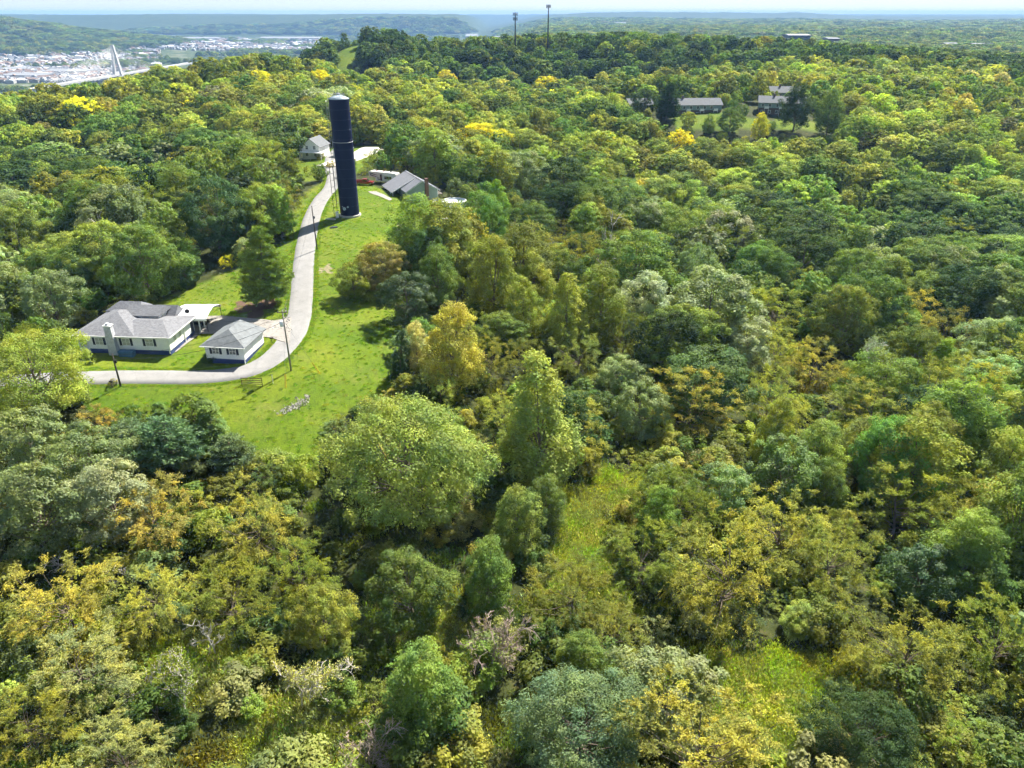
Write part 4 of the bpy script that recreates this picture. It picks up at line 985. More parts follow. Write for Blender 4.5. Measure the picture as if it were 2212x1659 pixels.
box('slide_out', (.4, 4.0, -1.62, -1.223, .95, 2.95), M['rv'], RV); box('window', (.9, 3.5, -1.64, -1.623, 1.6, 2.5), M['carglass'], RV)
box('door', (-.9, -.25, -1.25, -1.223, .9, 2.9), M['carglass'], RV)
for (x0_, z0_, x1_, z1_) in ((-5.0, 2.9, -2.0, 2.5), (-4.8, 2.4, -1.2, 1.7), (-2.2, 1.3, .3, 1.0)):
    MB().prism([(x0_,z0_),(x1_,z1_),(x1_+.2,z1_+.06),(x0_+.3,z0_+.28)], -1.245, -1.223, 'y').build('stripe', M['dark'], RV)
for x_ in (1.0, 2.0):
    for s in (-1, 1): wheel(RV, x_, s*1.05, .36, .36, .24)
MB().tube([(-3.6,-.8,0),(-3.6,-.8,1.8)], .05, 6).build('landing_leg', M['dark'], RV); MB().tube([(-3.6,.8,0),(-3.6,.8,1.8)], .05, 6).build('landing_leg', M['dark'], RV)
PX, PY = -17.3, 221.0; pz = TZ(PX, PY) + .1
PL = empty('swimming_pool', (PX, PY, pz), 0, 'round above-ground swimming pool with pale blue wall and white cover', 'pool')
MB().lathe([(3.6,-1.2),(3.6,1.25),(3.5,1.25),(3.5,-.2)], 48, cap=False).build('pool_wall', M['poolwall'], PL, False)
MB().lathe([(3.5,.98),(1.8,.92),(.02,.9)], 48, cap=False).build('cover', M['poolcover'], PL, True)
MB().lathe([(3.46,1.253),(3.46,1.31),(3.74,1.31),(3.74,1.253)], 48, cap=False).build('rim_cap', M['trim'], PL)
for k_ in range(14):
    t = 2*math.pi*k_/14; o = MB().box(-.05,.05,-.09,.09,-1.0,1.25).build('upright', M['trim'], PL); o.location = (3.66*math.cos(t), 3.66*math.sin(t), 0); o.rotation_euler = (0,0,t)
for dx_, dy_, lb in ((-.9,-4.9,'white pool filter box beside the round pool wall'), (1.5,-5.4,'white plastic bench on the slab before the pool'), (-5.6,-1.0,'white slide steps at the house side of the pool')):
    x_, y_ = PX + dx_, PY + dy_; o = empty('pool_fixture', (x_, y_, TZ(x_, y_)), R(20), lb, 'pool gear')
    bevelled('casing', MB().box(-.7,.7,-.35,.35,-.2,.62), M['trim'], o, .08); box('backboard', (-.7,.7,.28,.36,.62,1.05), M['poolcover'], o)
tag(MB().box(-1.1,1.1,-.8,.8,-.2,.1).build('paving_slab', M['concrete'], loc=G(962, 472), rz=R(15)), 'grey paving slab in the grass below the pool', 'slab')

# ------------------------------------------------------------------ far white gabled house by the lane
WX, WY = -75.8, 288.0; WZ = TZ(WX, WY)
Wh = empty('house', (WX, WY, WZ), R(-10), 'white gabled house half hidden by trees at the lane top', 'house')
MB().prism([(-3.6,-1),(3.6,-1),(3.6,4.6),(0,7.3),(-3.6,4.6)], 0, 9, 'y').build('wall', M['siding'], Wh)
for s in (-1, 1): slope(MB(), s*4.1, 4.28, s*.003, 7.38, -.5, 9.5).build('roof', M['paleroof'], Wh)
for x_, z_ in ((-1.7,1.2),(1.7,1.2),(-1.5,3.6),(1.5,3.6)): window(Wh, x_, 0, z_, .9, 1.2, '-y', False, 'glass')
box('porch_roof', (-3.9, 5.2, -2.6, -.06, 2.6, 2.8), M['metalroof'], Wh); [box('porch_post', (x_, x_+.14, -2.5, -2.36, -.6, 2.6), M['trim'], Wh) for x_ in (-3.7, .5, 4.9)]
WG = empty('garage', (-65.6, 290.5, TZ(-65.6, 290.5)), R(-14), 'white low garage beside the far white gabled house', 'garage')
box('wall', (-2.6, 2.6, 0, 6, -.8, 2.6), M['siding'], WG); r = MB(); hip_roof(r, -3, 3, -.4, 6.4, 2.62, 4.0, 0, 0, 'y'); r.build('roof', M['metalroof'], WG); box('garage_door', (-1.9, 1.9, -.05, -.003, -.4, 2.1), M['trim'], WG)
for (x_, y_, lb) in ((-36, 318, 'pale roofed cottage among trees behind the water tower'), (-25, 322, 'second pale roofed cottage in the trees behind the tower')):
    o = empty('cottage', (x_, y_, TZ(x_, y_)), R(20), lb, 'house'); box('wall', (-5, 5, 0, 7, -1, 3.2), M['siding'], o); r = MB(); hip_roof(r, -5.5, 5.5, -.5, 7.5, 3.22, 5.4, 0, 0, 'x'); r.build('roof', M['metalroof'], o)
    BLOCK.append((x_, y_ + 3, 7))

# ------------------------------------------------------------------ brick apartment houses across the hollow
def flats(x, y, rz, L_, label):
    o = empty('apartment_house', (x, y, TZ(x, y) - .5), rz, label, 'apartment house'); D_ = 10.5
    box('lower_wall', (0, L_, 0, D_, -2, 3.1), M['redbrick'], o); box('upper_wall', (-.15, L_+.15, -.15, D_+.15, 3.1, 5.7), M['tealsiding'], o)
    MB().prism([(-.15,5.7),(D_+.15,5.7),(D_/2,8.0)], -.15, L_+.15, 'x').build('gable', M['tealsiding'], o)
    slope_ = MB(); slope_.add([(-.7,-.9,5.5),(L_+.7,-.9,5.5),(L_+.7,D_/2,8.25),(-.7,D_/2,8.25),(-.7,-.9,5.35),(L_+.7,-.9,5.35),(L_+.7,D_/2,8.1),(-.7,D_/2,8.1)], [(0,1,2,3),(4,7,6,5),(0,4,5,1),(1,5,6,2),(2,6,7,3),(3,7,4,0)])
    slope_.build('roof', M['paleroof'], o)
    s2 = MB(); s2.add([(-.7,D_+.9,5.5),(L_+.7,D_+.9,5.5),(L_+.7,D_/2+.003,8.25),(-.7,D_/2+.003,8.25),(-.7,D_+.9,5.35),(L_+.7,D_+.9,5.35),(L_+.7,D_/2+.003,8.1),(-.7,D_/2+.003,8.1)], [(3,2,1,0),(5,6,7,4),(1,5,4,0),(2,6,5,1),(3,7,6,2),(0,4,7,3)])
    s2.build('roof', M['paleroof'], o)
    for k_ in range(int(L_ // 3.4)):
        xx = 1.6 + k_ * 3.4
        for z_ in (.6, 3.6):
            f = box('window', (xx-.65, xx+.65, -.21 if z_ > 2 else -.06, -.153 if z_ > 2 else -.003, z_, z_+1.5), M['trim'], o); yy = -.215 if z_ > 2 else -.065
            box('pane', (xx-.55, xx+.55, yy-.01, yy+.003, z_+.1, z_+1.4), M['glass'], f)
        if k_ % 2 == 0:
            bl = box('balcony', (xx+.9, xx+2.9, -1.5, -.16, 2.85, 3.05), M['trim'], o); box('balcony_rail', (xx+.9, xx+2.9, -1.5, -1.44, 3.05, 3.95), M['trim'], bl)
            for q_ in (.95, 2.8): box('balcony_post', (xx+q_, xx+q_+.12, -1.5, -1.38, -1.5, 2.85), M['trim'], bl)
    box('chimney', (L_*.3, L_*.3+.9, D_/2-.9, D_/2-.1, 7.4, 9.3), M['redbrick'], o)
    return o
flats(76.0, 383.5, R(4), 27, 'two-storey brick and teal apartment house on the sunny clearing')
flats(121, 384, R(-14), 21, 'second brick apartment house, behind the dark tree beyond the clearing')
for (x_, y_, rz, L_, lb) in ((137, 418, R(-8), 15, 'pale roofed apartment house behind the second brick one'), (60, 398, R(10), 12, 'apartment house end hidden by pines beside the clearing')): flats(x_, y_, rz, L_, lb); BLOCK.append((x_ + L_/2, y_ + 5, L_ * .55))
# ------------------------------------------------------------------ mobile-phone masts on the far hill
def mast(u, vt, y, label, arr, base_w=.7):
    d = ray(u, vt); x = d[0] * y / d[1]; z0_ = TZ(x, y); h = height_at(vt, y, u) - z0_
    o = empty('radio_mast', (x, y, z0_), 0, label, 'mast', 'masts on the wooded hill')
    MB().tube([(0,0,-1),(0,0,h*.5),(0,0,h)], [base_w, base_w*.75, base_w*.5], 10).build('shaft', M['dark'], o)
    for z_, r_ in arr:
        for k_ in range(6):
            t = 2*math.pi*k_/6; q_ = MB().box(-.22,.22,-.12,.12,-1.2,1.2).build('antenna', M['dark'], o); q_.location = (r_*math.cos(t), r_*math.sin(t), h+z_); q_.rotation_euler = (0,0,t)
        MB().tube([(r_*math.cos(2*math.pi*k/12), r_*math.sin(2*math.pi*k/12), h+z_) for k in range(13)], .1, 4, cap=False).build('platform', M['dark'], o)
        MB().tube([(-r_,0,h+z_),(r_,0,h+z_)], .1, 4).build('arm', M['dark'], o)
mast(1113, 27, 640, 'shorter dark mobile mast with two antenna rings on the hill crest', ((-1.2,1.6),(-4.4,1.5)))
mast(1185, 10, 650, 'taller dark mobile mast with one antenna ring on the hill', ((-1.2,1.6),))

# ------------------------------------------------------------------ cable-stayed bridge in the valley
bx0, by0 = -838.0, 1700.0
BR = empty('cable_stayed_bridge', (bx0, by0, -84), R(1.5), 'white cable-stayed bridge with one tall pylon in the valley', 'bridge')
for s in (-1, 1):
    MB().add([(s*9-2.4,-4.5,0),(s*9+2.4,-4.5,0),(s*9+2.4,4.5,0),(s*9-2.4,4.5,0),(s*1.6-1.6,-2.6,78),(s*1.6+1.6,-2.6,78),(s*1.6+1.6,2.6,78),(s*1.6-1.6,2.6,78)],
             [(0,3,2,1),(4,5,6,7),(0,1,5,4),(1,2,6,5),(2,3,7,6),(3,0,4,7)]).build('pylon_leg', M['pylon'], BR)
MB().box(-3.2, 3.2, -2.7, 2.7, 70, 79.5).build('pylon_head', M['pylon'], BR)
MB().box(-6, 6, -330, 420, 20, 22.2).build('deck', M['pylon'], BR)
for s in (-1, 1):
    MB().box(s*6.1-.15, s*6.1+.15, -330, 420, 22.2, 23.4).build('parapet', M['pylon'], BR)
for y_ in (-330, -180, 260, 420): MB().box(-4, 4, y_-2, y_+2, -4, 20).build('pier', M['pylon'], BR)
for k_ in range(15):
    for s in (-1, 1):
        for d_, n_ in ((-1, 20.5), (1, 13.0)):
            MB().tube([(s*1.5, d_*2.0, 77 - k_*1.5), (s*5.6, d_*(n_*(15-k_) + 8), 22)], .10, 4, cap=False).build('stay_cable', M['cable'], BR)

# ------------------------------------------------------------------ valley town and far large buildings
def tiny_house(m_wall, m_roof, w_, d_, h_, rh):
    me_ = bpy.data.meshes.new('town_house'); b = MB(); b.box(-w_/2, w_/2, -d_/2, d_/2, -2, h_); nf = len(b.f); hip_roof(b, -w_/2-.5, w_/2+.5, -d_/2-.5, d_/2+.5, h_+.02, h_+rh, 0, 0, 'x')
    me_.from_pydata(b.v, [], b.f); me_.materials.append(m_wall); me_.materials.append(m_roof)
    for i_, p_ in enumerate(me_.polygons): p_.material_index = 0 if i_ < nf else 1
    return me_
M['tan'] = mat('tan_wall', (.40,.35,.29), .8); M['tanroof'] = mat('brown_roof', (.24,.17,.14), .8); M['slate'] = mat('slate_roof', (.20,.21,.24), .8)
TH_ = [(tiny_house(M['townwall'], M['townroof'], 11, 9, 6, 3), 'white house with pale roof in the valley town'), (tiny_house(M['townwall'], M['slate'], 12, 9, 5, 3), 'white house with slate roof in the valley town'),
       (tiny_house(M['tan'], M['tanroof'], 11, 10, 6, 3), 'tan house with brown roof in the valley town'), (tiny_house(M['tan'], M['paleroof'], 16, 11, 5, 2), 'long tan house with pale roof in the valley town'),
       (tiny_house(M['townwall'], M['metalroof'], 20, 12, 5, 2), 'white shed-like building in the valley town')]
tg = np.random.default_rng(77); cnt = 0; TOWN = []
while cnt < 286:
    if tg.random() < .62: u, v = tg.uniform(-10, 335), tg.uniform(108, 182)
    else: u, v = tg.uniform(330, 690), tg.uniform(86, 112)
    d = ray(u, v); t = (-76 - CAM_Z) / d[2]; x, y = d[0]*t, d[1]*t
    if not (900 < y < 5200): continue
    z = TZ(x, y)
    if z > -58: continue
    me_, lb = TH_[tg.integers(0, 5)]; o = bpy.data.objects.new('town_house', me_); COL.objects.link(o); s_ = tg.uniform(.8, 1.3)
    o.location = (x, y, z); o.rotation_euler = (0, 0, R(12) + (R(90) if tg.random() < .5 else 0) + tg.normal(0, .06)); o.scale = (s_, s_, s_); tag(o, lb, 'house', 'houses of the valley town'); cnt += 1
tc_ = bpy.data.collections.new('town_patterns')
for n_, (me_, lb) in enumerate(TH_):
    o = bpy.data.objects.new('pattern_%02d' % n_, me_); tc_.objects.link(o)
TOWN_PTS = []
while len(TOWN_PTS) < 4200:
    if tg.random() < .6: u, v = tg.uniform(-20, 345), tg.uniform(104, 182)
    else: u, v = tg.uniform(330, 700), tg.uniform(84, 114)
    d = ray(u, v); t = (-76 - CAM_Z) / d[2]; x, y = d[0]*t, d[1]*t
    if 1250 < y < 5400: TOWN_PTS.append((x, y))
TOWN_PTS = np.array(TOWN_PTS); tz_ = T(TOWN_PTS[:, 0], TOWN_PTS[:, 1]); k_ = tz_ < -52; TOWN_PTS, tz_ = TOWN_PTS[k_], tz_[k_]
def big(u0, u1, v, dep, h, label, wall='townwall', roof='townroof', z=None, y=None):
    um = (u0 + u1) / 2; d = ray(um, v)
    if y is None: t = (-74 - CAM_Z) / d[2]
    else: t = y / d[1]
    x, y_ = d[0]*t, d[1]*t; z_ = TZ(x, y_) if z is None else z; w_ = (u1 - u0) / F_PX * t
    o = empty('large_building', (x, y_, z_), 0, label, 'building')
    box('wall', (-w_/2, w_/2, 0, dep, -6, h), M[wall], o); r = MB(); hip_roof(r, -w_/2-1, w_/2+1, -1, dep+1, h+.05, h+max(2, dep*.05), 0, 0, 'x'); r.build('roof', M[roof], o)
    for k_ in range(5): xx = -w_/2 + w_*(k_+.5)/5; box('window', (xx-w_*.06, xx+w_*.06, -.4, -.02, h*.35, h*.65), M['glass'], o)
big(8, 100, 172, 70, 9, 'long white warehouse nearest the bridge in the valley town'); big(95, 190, 163, 70, 9, 'white warehouse row beside the bridge cables')
big(0, 60, 156, 60, 8, 'white shed at the valley edge behind the long warehouse'); big(322, 362, 88, 120, 14, 'white factory at the foot of the long ridge'); big(372, 470, 90, 110, 10, 'pale factory row in the far part of town')
big(560, 690, 87, 120, 10, 'long white plant under the far ridge'); big(500, 548, 92, 90, 9, 'white store building beside the long plant'); big(1062, 1112, 76, 240, 14, 'wide white plant in the gap between the far hills', y=3300)
big(1005, 1030, 63, 200, 16, 'pale works by the bluff at the end of the long ridge', y=4500); big(1330, 1356, 62, 160, 14, 'white works beyond the masts on the hill', y=4000)
big(1702, 1748, 96, 40, 24, 'dark flat office block standing above the far woods', 'shutter', 'slate', y=1500); big(1788, 1812, 94, 30, 20, 'dark building with white roof next to the office block', 'redbrick', 'townroof', y=1450)
big(2044, 2070, 100, 22, 15, 'pale yellow building in the far woods', 'tan', 'townroof', y=1350); big(2104, 2144, 102, 24, 14, 'long pale building beside the pale yellow one in the far woods', 'tan', 'townroof', y=1330)

# ------------------------------------------------------------------ haze
hm = bpy.data.materials.new('haze_air'); hm.use_nodes = True; hn = hm.node_tree.nodes; hl = hm.node_tree.links
for n_ in list(hn):
    if n_.type != 'OUTPUT_MATERIAL': hn.remove(n_)
pv = hn.new('ShaderNodeVolumePrincipled'); pv.inputs['Color'].default_value = (.30, .55, 1.0, 1); pv.inputs['Density'].default_value = HAZE_D; pv.inputs['Anisotropy'].default_value = 0.0
hl.new(pv.outputs[0], [n_ for n_ in hn if n_.type == 'OUTPUT_MATERIAL'][0].inputs['Volume'])
hz = MB().box(-17000, 17000, -400, 17000, -125, 90).build('haze', hm); tag(hz, 'thin blue-white haze lying over the far hills', None, None, 'stuff')
# ------------------------------------------------------------------ trees one can single out: u, v, width, kind, tint, label
HERO = [
 (72,805,290,'great','yg','sunlit yellow-green broad tree at the end of the lane, hiding it'),
 (60,965,190,'lumpy','grey','grey-green lumpy tree below the sunlit broad tree at the lane end'),
 (190,985,180,'lumpy','grey','grey-green lumpy tree between the bushy blue pines and the frame edge'),
 (70,1090,230,'lumpy','grey','large grey-green lumpy tree below two others like it'),
 (235,1085,200,'lumpy','silver','silvery lumpy tree beside the orange-tinged scrub below the pines'),
 (362,965,190,'bluepine','blue','largest bushy blue-green pine at the foot of the lawn'),
 (500,985,130,'bluepine','blue','smaller blue-green pine at the lawn corner, beside the largest pine'),
 (285,955,120,'bluepine','blue','blue-green pine on the house side of the largest pine'),
 (452,925,95,'cedar','green','dark pointed cedar poking above the blue pines at the lawn edge'),
 (345,905,62,'cedar','green','small dark cedar top behind the blue pines'),
 (205,905,110,'scrub','orange','orange bush between the broad lane-end tree and the pines'),
 (575,1020,95,'scrub','grey','grey-green thin shrub at the lower tip of the lawn'),
 (335,1120,220,'feather','orange','orange-tinged feathery tree below the blue pines'),
 (555,1140,210,'feather','gold','golden feathery tree just below the lawn tip'),
 (650,1235,190,'feather','olive','olive feathery tree between the lawn tip and the great oval tree'),
 (875,985,400,'great','sage','great wide yellow-green tree bordering the lawn, the largest crown in view'),
 (1172,935,215,'cone','sage','tall conical yellow-green tree with trunk showing, beside the great wide tree'),
 (950,850,120,'feather','gold','golden feathery top just behind the great wide tree'),
 (1090,900,120,'feather','gold','golden feathery tree between the great wide tree and the tall conical tree'),
 (968,745,165,'oval','gold','tall golden-brown tree with bare trunk at the lawn corner'),
 (898,745,90,'oval','pale','paler tree leaning against the tall golden-brown tree'),
 (861,770,58,'cedar','dark','narrow dark cedar standing at the lawn edge by the golden-brown tree'),
 (762,602,95,'round','olive','low olive tree at the lawn edge, next to the bare soil patch'),
 (828,575,130,'round','brown','brownish-green bushy tree, front of the clump beside the road'),
 (880,640,130,'lumpy','dark','dark bushy tree shading the lawn below the brownish clump'),
 (945,590,110,'oval','green','mid-green tree behind the dark bushy tree by the lawn'),
 (938,480,112,'round','olive','light olive tree standing just in front of the sage green house'),
 (1076,440,66,'cone','lime','bright green cone-shaped tree next to the round pool'),
 (1062,600,150,'oval','olive','tall olive oval tree between the lawn clump and the pale dead tree'),
 (1160,600,110,'oval','yg','yellow-green oval tree next to the tall olive oval tree'),
 (1228,688,130,'cone','yg','bright conical tree in front of the silvery giant'),
 (1390,655,160,'lumpy','silver','silvery giant smothered in pale leaves, tallest of the silvery trees'),
 (1525,640,135,'lumpy','grey','grey-green vine-draped tree next to the silvery giant'),
 (1622,745,140,'lumpy','silver','round silvery tree below the grey-green vine-draped tree'),
 (1672,672,170,'feather','yg','yellow-green feathery tree between two silvery trees and the dark woods'),
 (1312,530,110,'snag','silver','bleached dead tree with forked bare limbs above the silvery giant'),
 (1650,560,120,'feather','lime','lime feathery tree above the yellow-green feathery one'),
 (1740,620,120,'feather','yg','yellow-green feathery tree at the edge of the dark woods'),
 (1880,770,170,'sparse','silver','pale half-bare tree with grey twigs, in the woods across the valley'),
 (1760,790,160,'feather','gold','golden feathery tree beside the pale half-bare tree'),
 (1880,890,190,'feather','gold','broad golden-olive tree just below the pale half-bare tree'),
 (1492,870,210,'feather','gold','golden-orange feathery tree with two bare trunks showing beneath'),
 (1665,860,180,'feather','yg','bright yellow-green feathery tree next to the golden-orange one'),
 (1385,880,140,'lumpy','grey','grey-green tree beside the golden-orange feathery tree'),
 (1250,765,150,'feather','gold','golden-olive feathery tree behind the tall conical tree'),
 (1130,770,110,'feather','olive','olive feathery tree between the golden-brown and the golden-olive tree'),
 (1430,1110,120,'oval','mid','rounded leaf-green tree at the edge of the dark hollow'),
 (1690,1010,180,'lumpy','green','vine-covered green tree below the bright yellow-green feathery tree'),
 (1560,1060,140,'lumpy','grey','grey-green vine-covered tree at the rim of the dark hollow'),
 (1950,1090,250,'feather','olive','wide olive feathery tree below the broad golden-olive tree'),
 (1800,1200,220,'feather','olive','olive feathery tree beside the dark vine-covered tree'),
 (2090,1110,210,'feather','olive','olive feathery tree by the frame edge beyond the wide olive one'),
 (2000,1240,160,'lumpy','dark','dark vine-covered tree among the olive feathery trees'),
 (1570,1220,320,'feather','olive','broad spreading olive feathery tree in the near woods'),
 (1390,1200,200,'feather','olive','olive feathery tree beside the pale grass gap'),
 (1120,1120,140,'oval','mid','leaf-green tree below the tall conical tree'),
 (1180,1080,110,'oval','green','mid-green slim tree under the tall conical tree'),
 (1960,1400,300,'feather','olive','large olive feathery tree above the grassy near slope'),
 (2160,1380,240,'feather','olive','olive feathery tree cut by the frame edge near the grassy slope'),
 (1255,1560,330,'great','blue','blue-green broad tree at the bottom edge of the view'),
 (1870,1590,260,'great','dark','dark broad tree beside the grassy slope at the bottom edge'),
 (905,1490,200,'oval','mid','fresh green young tree beside the reddish bare tree'),
 (735,1500,100,'bush','green','green shrub between the grey bare tree and the fresh young tree'),
 (1065,1400,170,'bare','brown','reddish bare-twigged tree next to the fresh green young tree'),
 (640,1480,230,'sparse','pale','grey bare-twigged tree near the bottom of the view'),
 (800,1640,150,'bare','brown','grey bare tree cut off by the bottom edge'),
 (390,1500,230,'sparse','olive','thin straw-coloured tree beside the grey bare-twigged tree'),
 (130,1300,260,'feather','gold','golden scrubby feathery tree below the grey-green lumpy trees'),
 (330,1290,200,'feather','gold','golden feathery tree below the orange-tinged one'),
 (500,1290,220,'feather','olive','olive feathery tree below the golden one at the lawn tip'),
 (180,1440,250,'feather','pale','pale straw-green feathery tree above the thin straw-coloured tree'),
 (60,1570,220,'feather','olive','olive feathery tree in the bottom corner under the golden ones'),
 (260,1620,210,'feather','pale','pale feathery tree at the bottom edge beside the thin straw-coloured tree'),
 (700,1330,180,'round','olive','olive round tree below the great wide tree'),
 (890,1270,210,'round','green','mid-green broad tree shaded by the great wide tree'),
 (1050,1230,150,'oval','green','shaded green tree between the great wide tree and the olive ones'),
 (460,455,190,'round','dark','large dark green tree above the house, behind the spreading pine'),
 (305,560,190,'round','green','big mid-green tree overhanging the yard behind the white house'),
 (395,580,90,'round','dark','dark tree with a straight trunk in the yard behind the house'),
 (565,590,128,'pine','mid','spreading layered pine beside the drive'),
 (605,430,110,'feather','brown','brownish feathery tree beside the dark green tree above the house'),
 (628,385,70,'pine','green','layered pine on the verge near the white gabled house'),
 (690,372,44,'round','green','small roadside tree near the white gabled house'),
 (495,565,56,'scrub','yellow','little yellow-orange fruit tree in the back yard'),
 (530,540,60,'round','pale','pale small tree just behind the little yellow-orange tree'),
 (105,640,150,'lumpy','grey','grey-green mounded tree behind the roof of the white house'),
 (170,600,130,'lumpy','green','mid-green mounded tree beside the grey-green mounded one'),
 (35,560,140,'feather','olive','olive tree by the frame edge above the mounded trees'),
 (225,510,95,'snag','silver','white dead limbs rising from the woods behind the house'),
 (230,320,80,'round','yg','light green tree on the slope across from the tower'),
 (100,290,60,'round','brown','reddish-brown tree in the woods on the valley slope'),
 (1510,575,120,'round','green','mid-green broad tree behind the grey-green vine-draped tree'),
 (1420,560,110,'round','dark','dark tree directly behind the pale dead tree'),
 (1150,480,120,'round','green','mid-green broad tree below the pool'),
 (1220,440,120,'round','dark','dark broad tree beyond the pool'),
 (960,170,50,'round','yellow','bright yellow tree on the wooded rise behind the tower'),
 (690,175,60,'round','yellow','bright yellow tree behind the top of the tower'),
 (560,180,60,'round','yellow','yellow tree on the ridge above the valley town'),
 (2030,800,90,'cone','lime','lime green tree beyond the pale half-bare tree'),
 (790,365,42,'scrub','yg','yellow-green bush just behind the water tower'),
 (832,372,30,'scrub','gold','golden bush behind the camper trailer'),
 (1578,264,62,'round','green','dark green tree at the edge of the sunny clearing, between the apartment houses'),
 (1640,276,48,'oval','yellow','yellow tree before the second brick apartment house'),
 (1722,228,80,'oval','dark','tall dark tree beside the second brick apartment house'),
 (1795,238,78,'oval','green','tall mid-green tree next to the tall dark one by the apartments'),
 (1442,228,62,'pine','dark','dark pine hiding the end of the first apartment house'),
 (1392,218,64,'round','dark','dark broad tree next to the dark pine by the apartments'),
 (285,1235,110,'snag','silver','broken pale dead tree lying among the golden scrub'),
 (455,1370,100,'snag','silver','small pale dead tree below the golden feathery tree'),
 (130,1215,95,'snag','silver','bare pale limbs beside the lumpy grey-green trees'),
 (1488,262,38,'round','yg','yellow-green tree before the first apartment house'),
 (1530,272,34,'oval','mid','leaf-green tree on the clearing below the first apartment house'),
 (2105,800,130,'feather','olive','olive tree beside the lime green one'),
]
hg = np.random.default_rng(5)
HERO_POS = []
HRO = {(362,965): .72, (500,985): .75, (285,955): .78, (452,925): 1.25, (345,905): 1.2, (205,905): .55, (565,590): 1.55, (1312,530): 1.7, (225,510): 1.5, (285,1235): .7, (130,1215): .7}
BARE_LABELS = []
for (u, v, w, kind, tn, label) in HERO:
    p, rd, h = solve_tree(kind, u, v, w, HRO.get((u, v)))
    put_tree(kind, p, rd, h, jitter(TINT[tn], hg, .08), label, 'shrub' if kind in ('bush',) else 'tree', None, hg)
    HERO_POS.append((p.x, p.y))
n_hero = len(HERO)

# ------------------------------------------------------------------ fill: where else trees stand
def zone(x, y, g):
    """which kinds and tints grow where, as the photo shows them"""
    r = math.hypot(x, y); k = g.random(); a = math.degrees(math.atan2(x, y))
    def pick(items):
        tot = sum(i[2] for i in items); s = g.random() * tot
        for it in items:
            s -= it[2]
            if s <= 0: return it[0], it[1]
        return items[-1][:2]
    if r < 95:
        return pick([('feather','olive',5),('feather','gold',2.2),('oval','mid',1.4),('lumpy','grey',1.3),('scrub','olive',2.0),('round','green',1.0),('round','olive',1),('scrub','gold',1)])
    if y > 560 and r < 1250:
        return pick([('round','dark',5),('round','green',5),('oval','green',2.5),('round','olive',1.0),('round','mid',1.6),('cone','dark',.6)])
    if x < -38 and r < 620:
        if y > 300: return pick([('round','olive',4),('round','yg',2.2),('round','mid',3),('round','green',2.5),('oval','yg',2),('round','gold',.8),('round','yellow',.25),('lumpy','silver',.4)])
        return pick([('round','green',4),('round','mid',2.4),('feather','olive',2.4),('round','olive',1.4),('lumpy','grey',1.3),('round','dark',2),('oval','mid',1)])
    if r < 620 and y > 265:
        if a < 14: return pick([('round','mid',3),('oval','yg',3),('round','green',3),('round','yg',2.5),('round','olive',1),('oval','gold',.5),('round','dark',.7),('round','yellow',.22)])
        if a < 34: return pick([('oval','yg',4),('round','yg',3.2),('round','mid',3),('round','green',2),('oval','lime',.8),('oval','pale',1),('oval','gold',.5)])
        return pick([('round','green',5),('round','mid',2.5),('round','dark',2.5),('round','olive',1.2),('oval','yg',.8)])
    if r < 620:
        if x > 60 and y > 170: return pick([('round','green',6),('round','mid',2.2),('lumpy','grey',1.6),('round','dark',3.2),('oval','green',2.4),('cone','mid',.6),('lumpy','silver',.6),('feather','olive',.8)])
        if x > 30 and y > 120: return pick([('round','green',3),('feather','yg',1.6),('lumpy','grey',2),('feather','olive',2),('round','mid',2),('feather','gold',.8)])
        return pick([('oval','olive',2.5),('oval','mid',3),('round','green',3),('feather','olive',2),('round','dark',1.5),('lumpy','grey',1)])
    return pick([('round','green',4),('round','mid',4),('round','olive',2),('round','dark',2),('oval','yg',.6)])

for (x, y, r_) in [(-69,128,13),(-50,120,9),(-62,134,8),(-44,200,9),(-36,232,12),(-28,226,10),(-16,217,7.5),(-38,238,9),(-72,290,11),(-60,300,11),(-52,240,9),
                   (88,388,19),(126,390,17),(2.5,640,5),(29,650,5),(-57,262,9),(100,372,10),(70,366,12),(140,370,10)]: BLOCK.append((x, y, r_))
road_path = np.array(smooth_path([p[:2] for p in ROAD], 6))
fg = np.random.default_rng(21)
pts = []
def scatter(r0, r1, sp, amax=42.0):
    s = sp; out = []
    ymax = r1; xm = r1 * math.sin(R(amax))
    gx = np.arange(-xm, xm, s); gy = np.arange(5, ymax, s * .866)
    XX, YY = np.meshgrid(gx, gy); XX = XX + (np.arange(len(gy)) % 2)[:, None] * s / 2
    XX = (XX + fg.uniform(-.38, .38, XX.shape) * s).ravel(); YY = (YY + fg.uniform(-.38, .38, YY.shape) * s).ravel()
    rr_ = np.hypot(XX, YY); aa = np.degrees(np.arctan2(XX, YY))
    k = (rr_ >= r0) & (rr_ < r1) & (np.abs(aa) < amax)
    return XX[k], YY[k]
def allowed(x, y, hero=True):
    ok = np.ones(len(x), bool)
    for P_ in (LAWN, LAWN2, LAWN3, LAWN4): ok &= ~inpoly(x, y, P_)
    for bx, by, br in BLOCK: ok &= np.hypot(x - bx, y - by) > br
    d = np.min(np.hypot(x[:, None] - road_path[None, :, 0], y[:, None] - road_path[None, :, 1]), 1); ok &= d > 5.2
    for gpt in GAPS: ok &= np.hypot(x - gpt.x, y - gpt.y) > 4.2
    if hero:
        for (hx, hy, hz, hr_, hh) in TREES[:n_hero]: ok &= np.hypot(x - hx, y - hy) > hr_ * (1.02 if hr_ > 2.5 else 1.3) + 1.0
    return ok
bands = [(22, 130, 7.6), (130, 420, 8.2), (420, 700, 8.4), (700, 1250, 10.5)]
fx, fy = [], []
for r0, r1, sp in bands:
    x, y = scatter(r0, r1, sp, 53 if r1 < 200 else 42); k = allowed(x, y); fx.append(x[k]); fy.append(y[k])
fx = np.concatenate(fx); fy = np.concatenate(fy); fz = T(fx, fy)
fr = np.hypot(fx, fy)
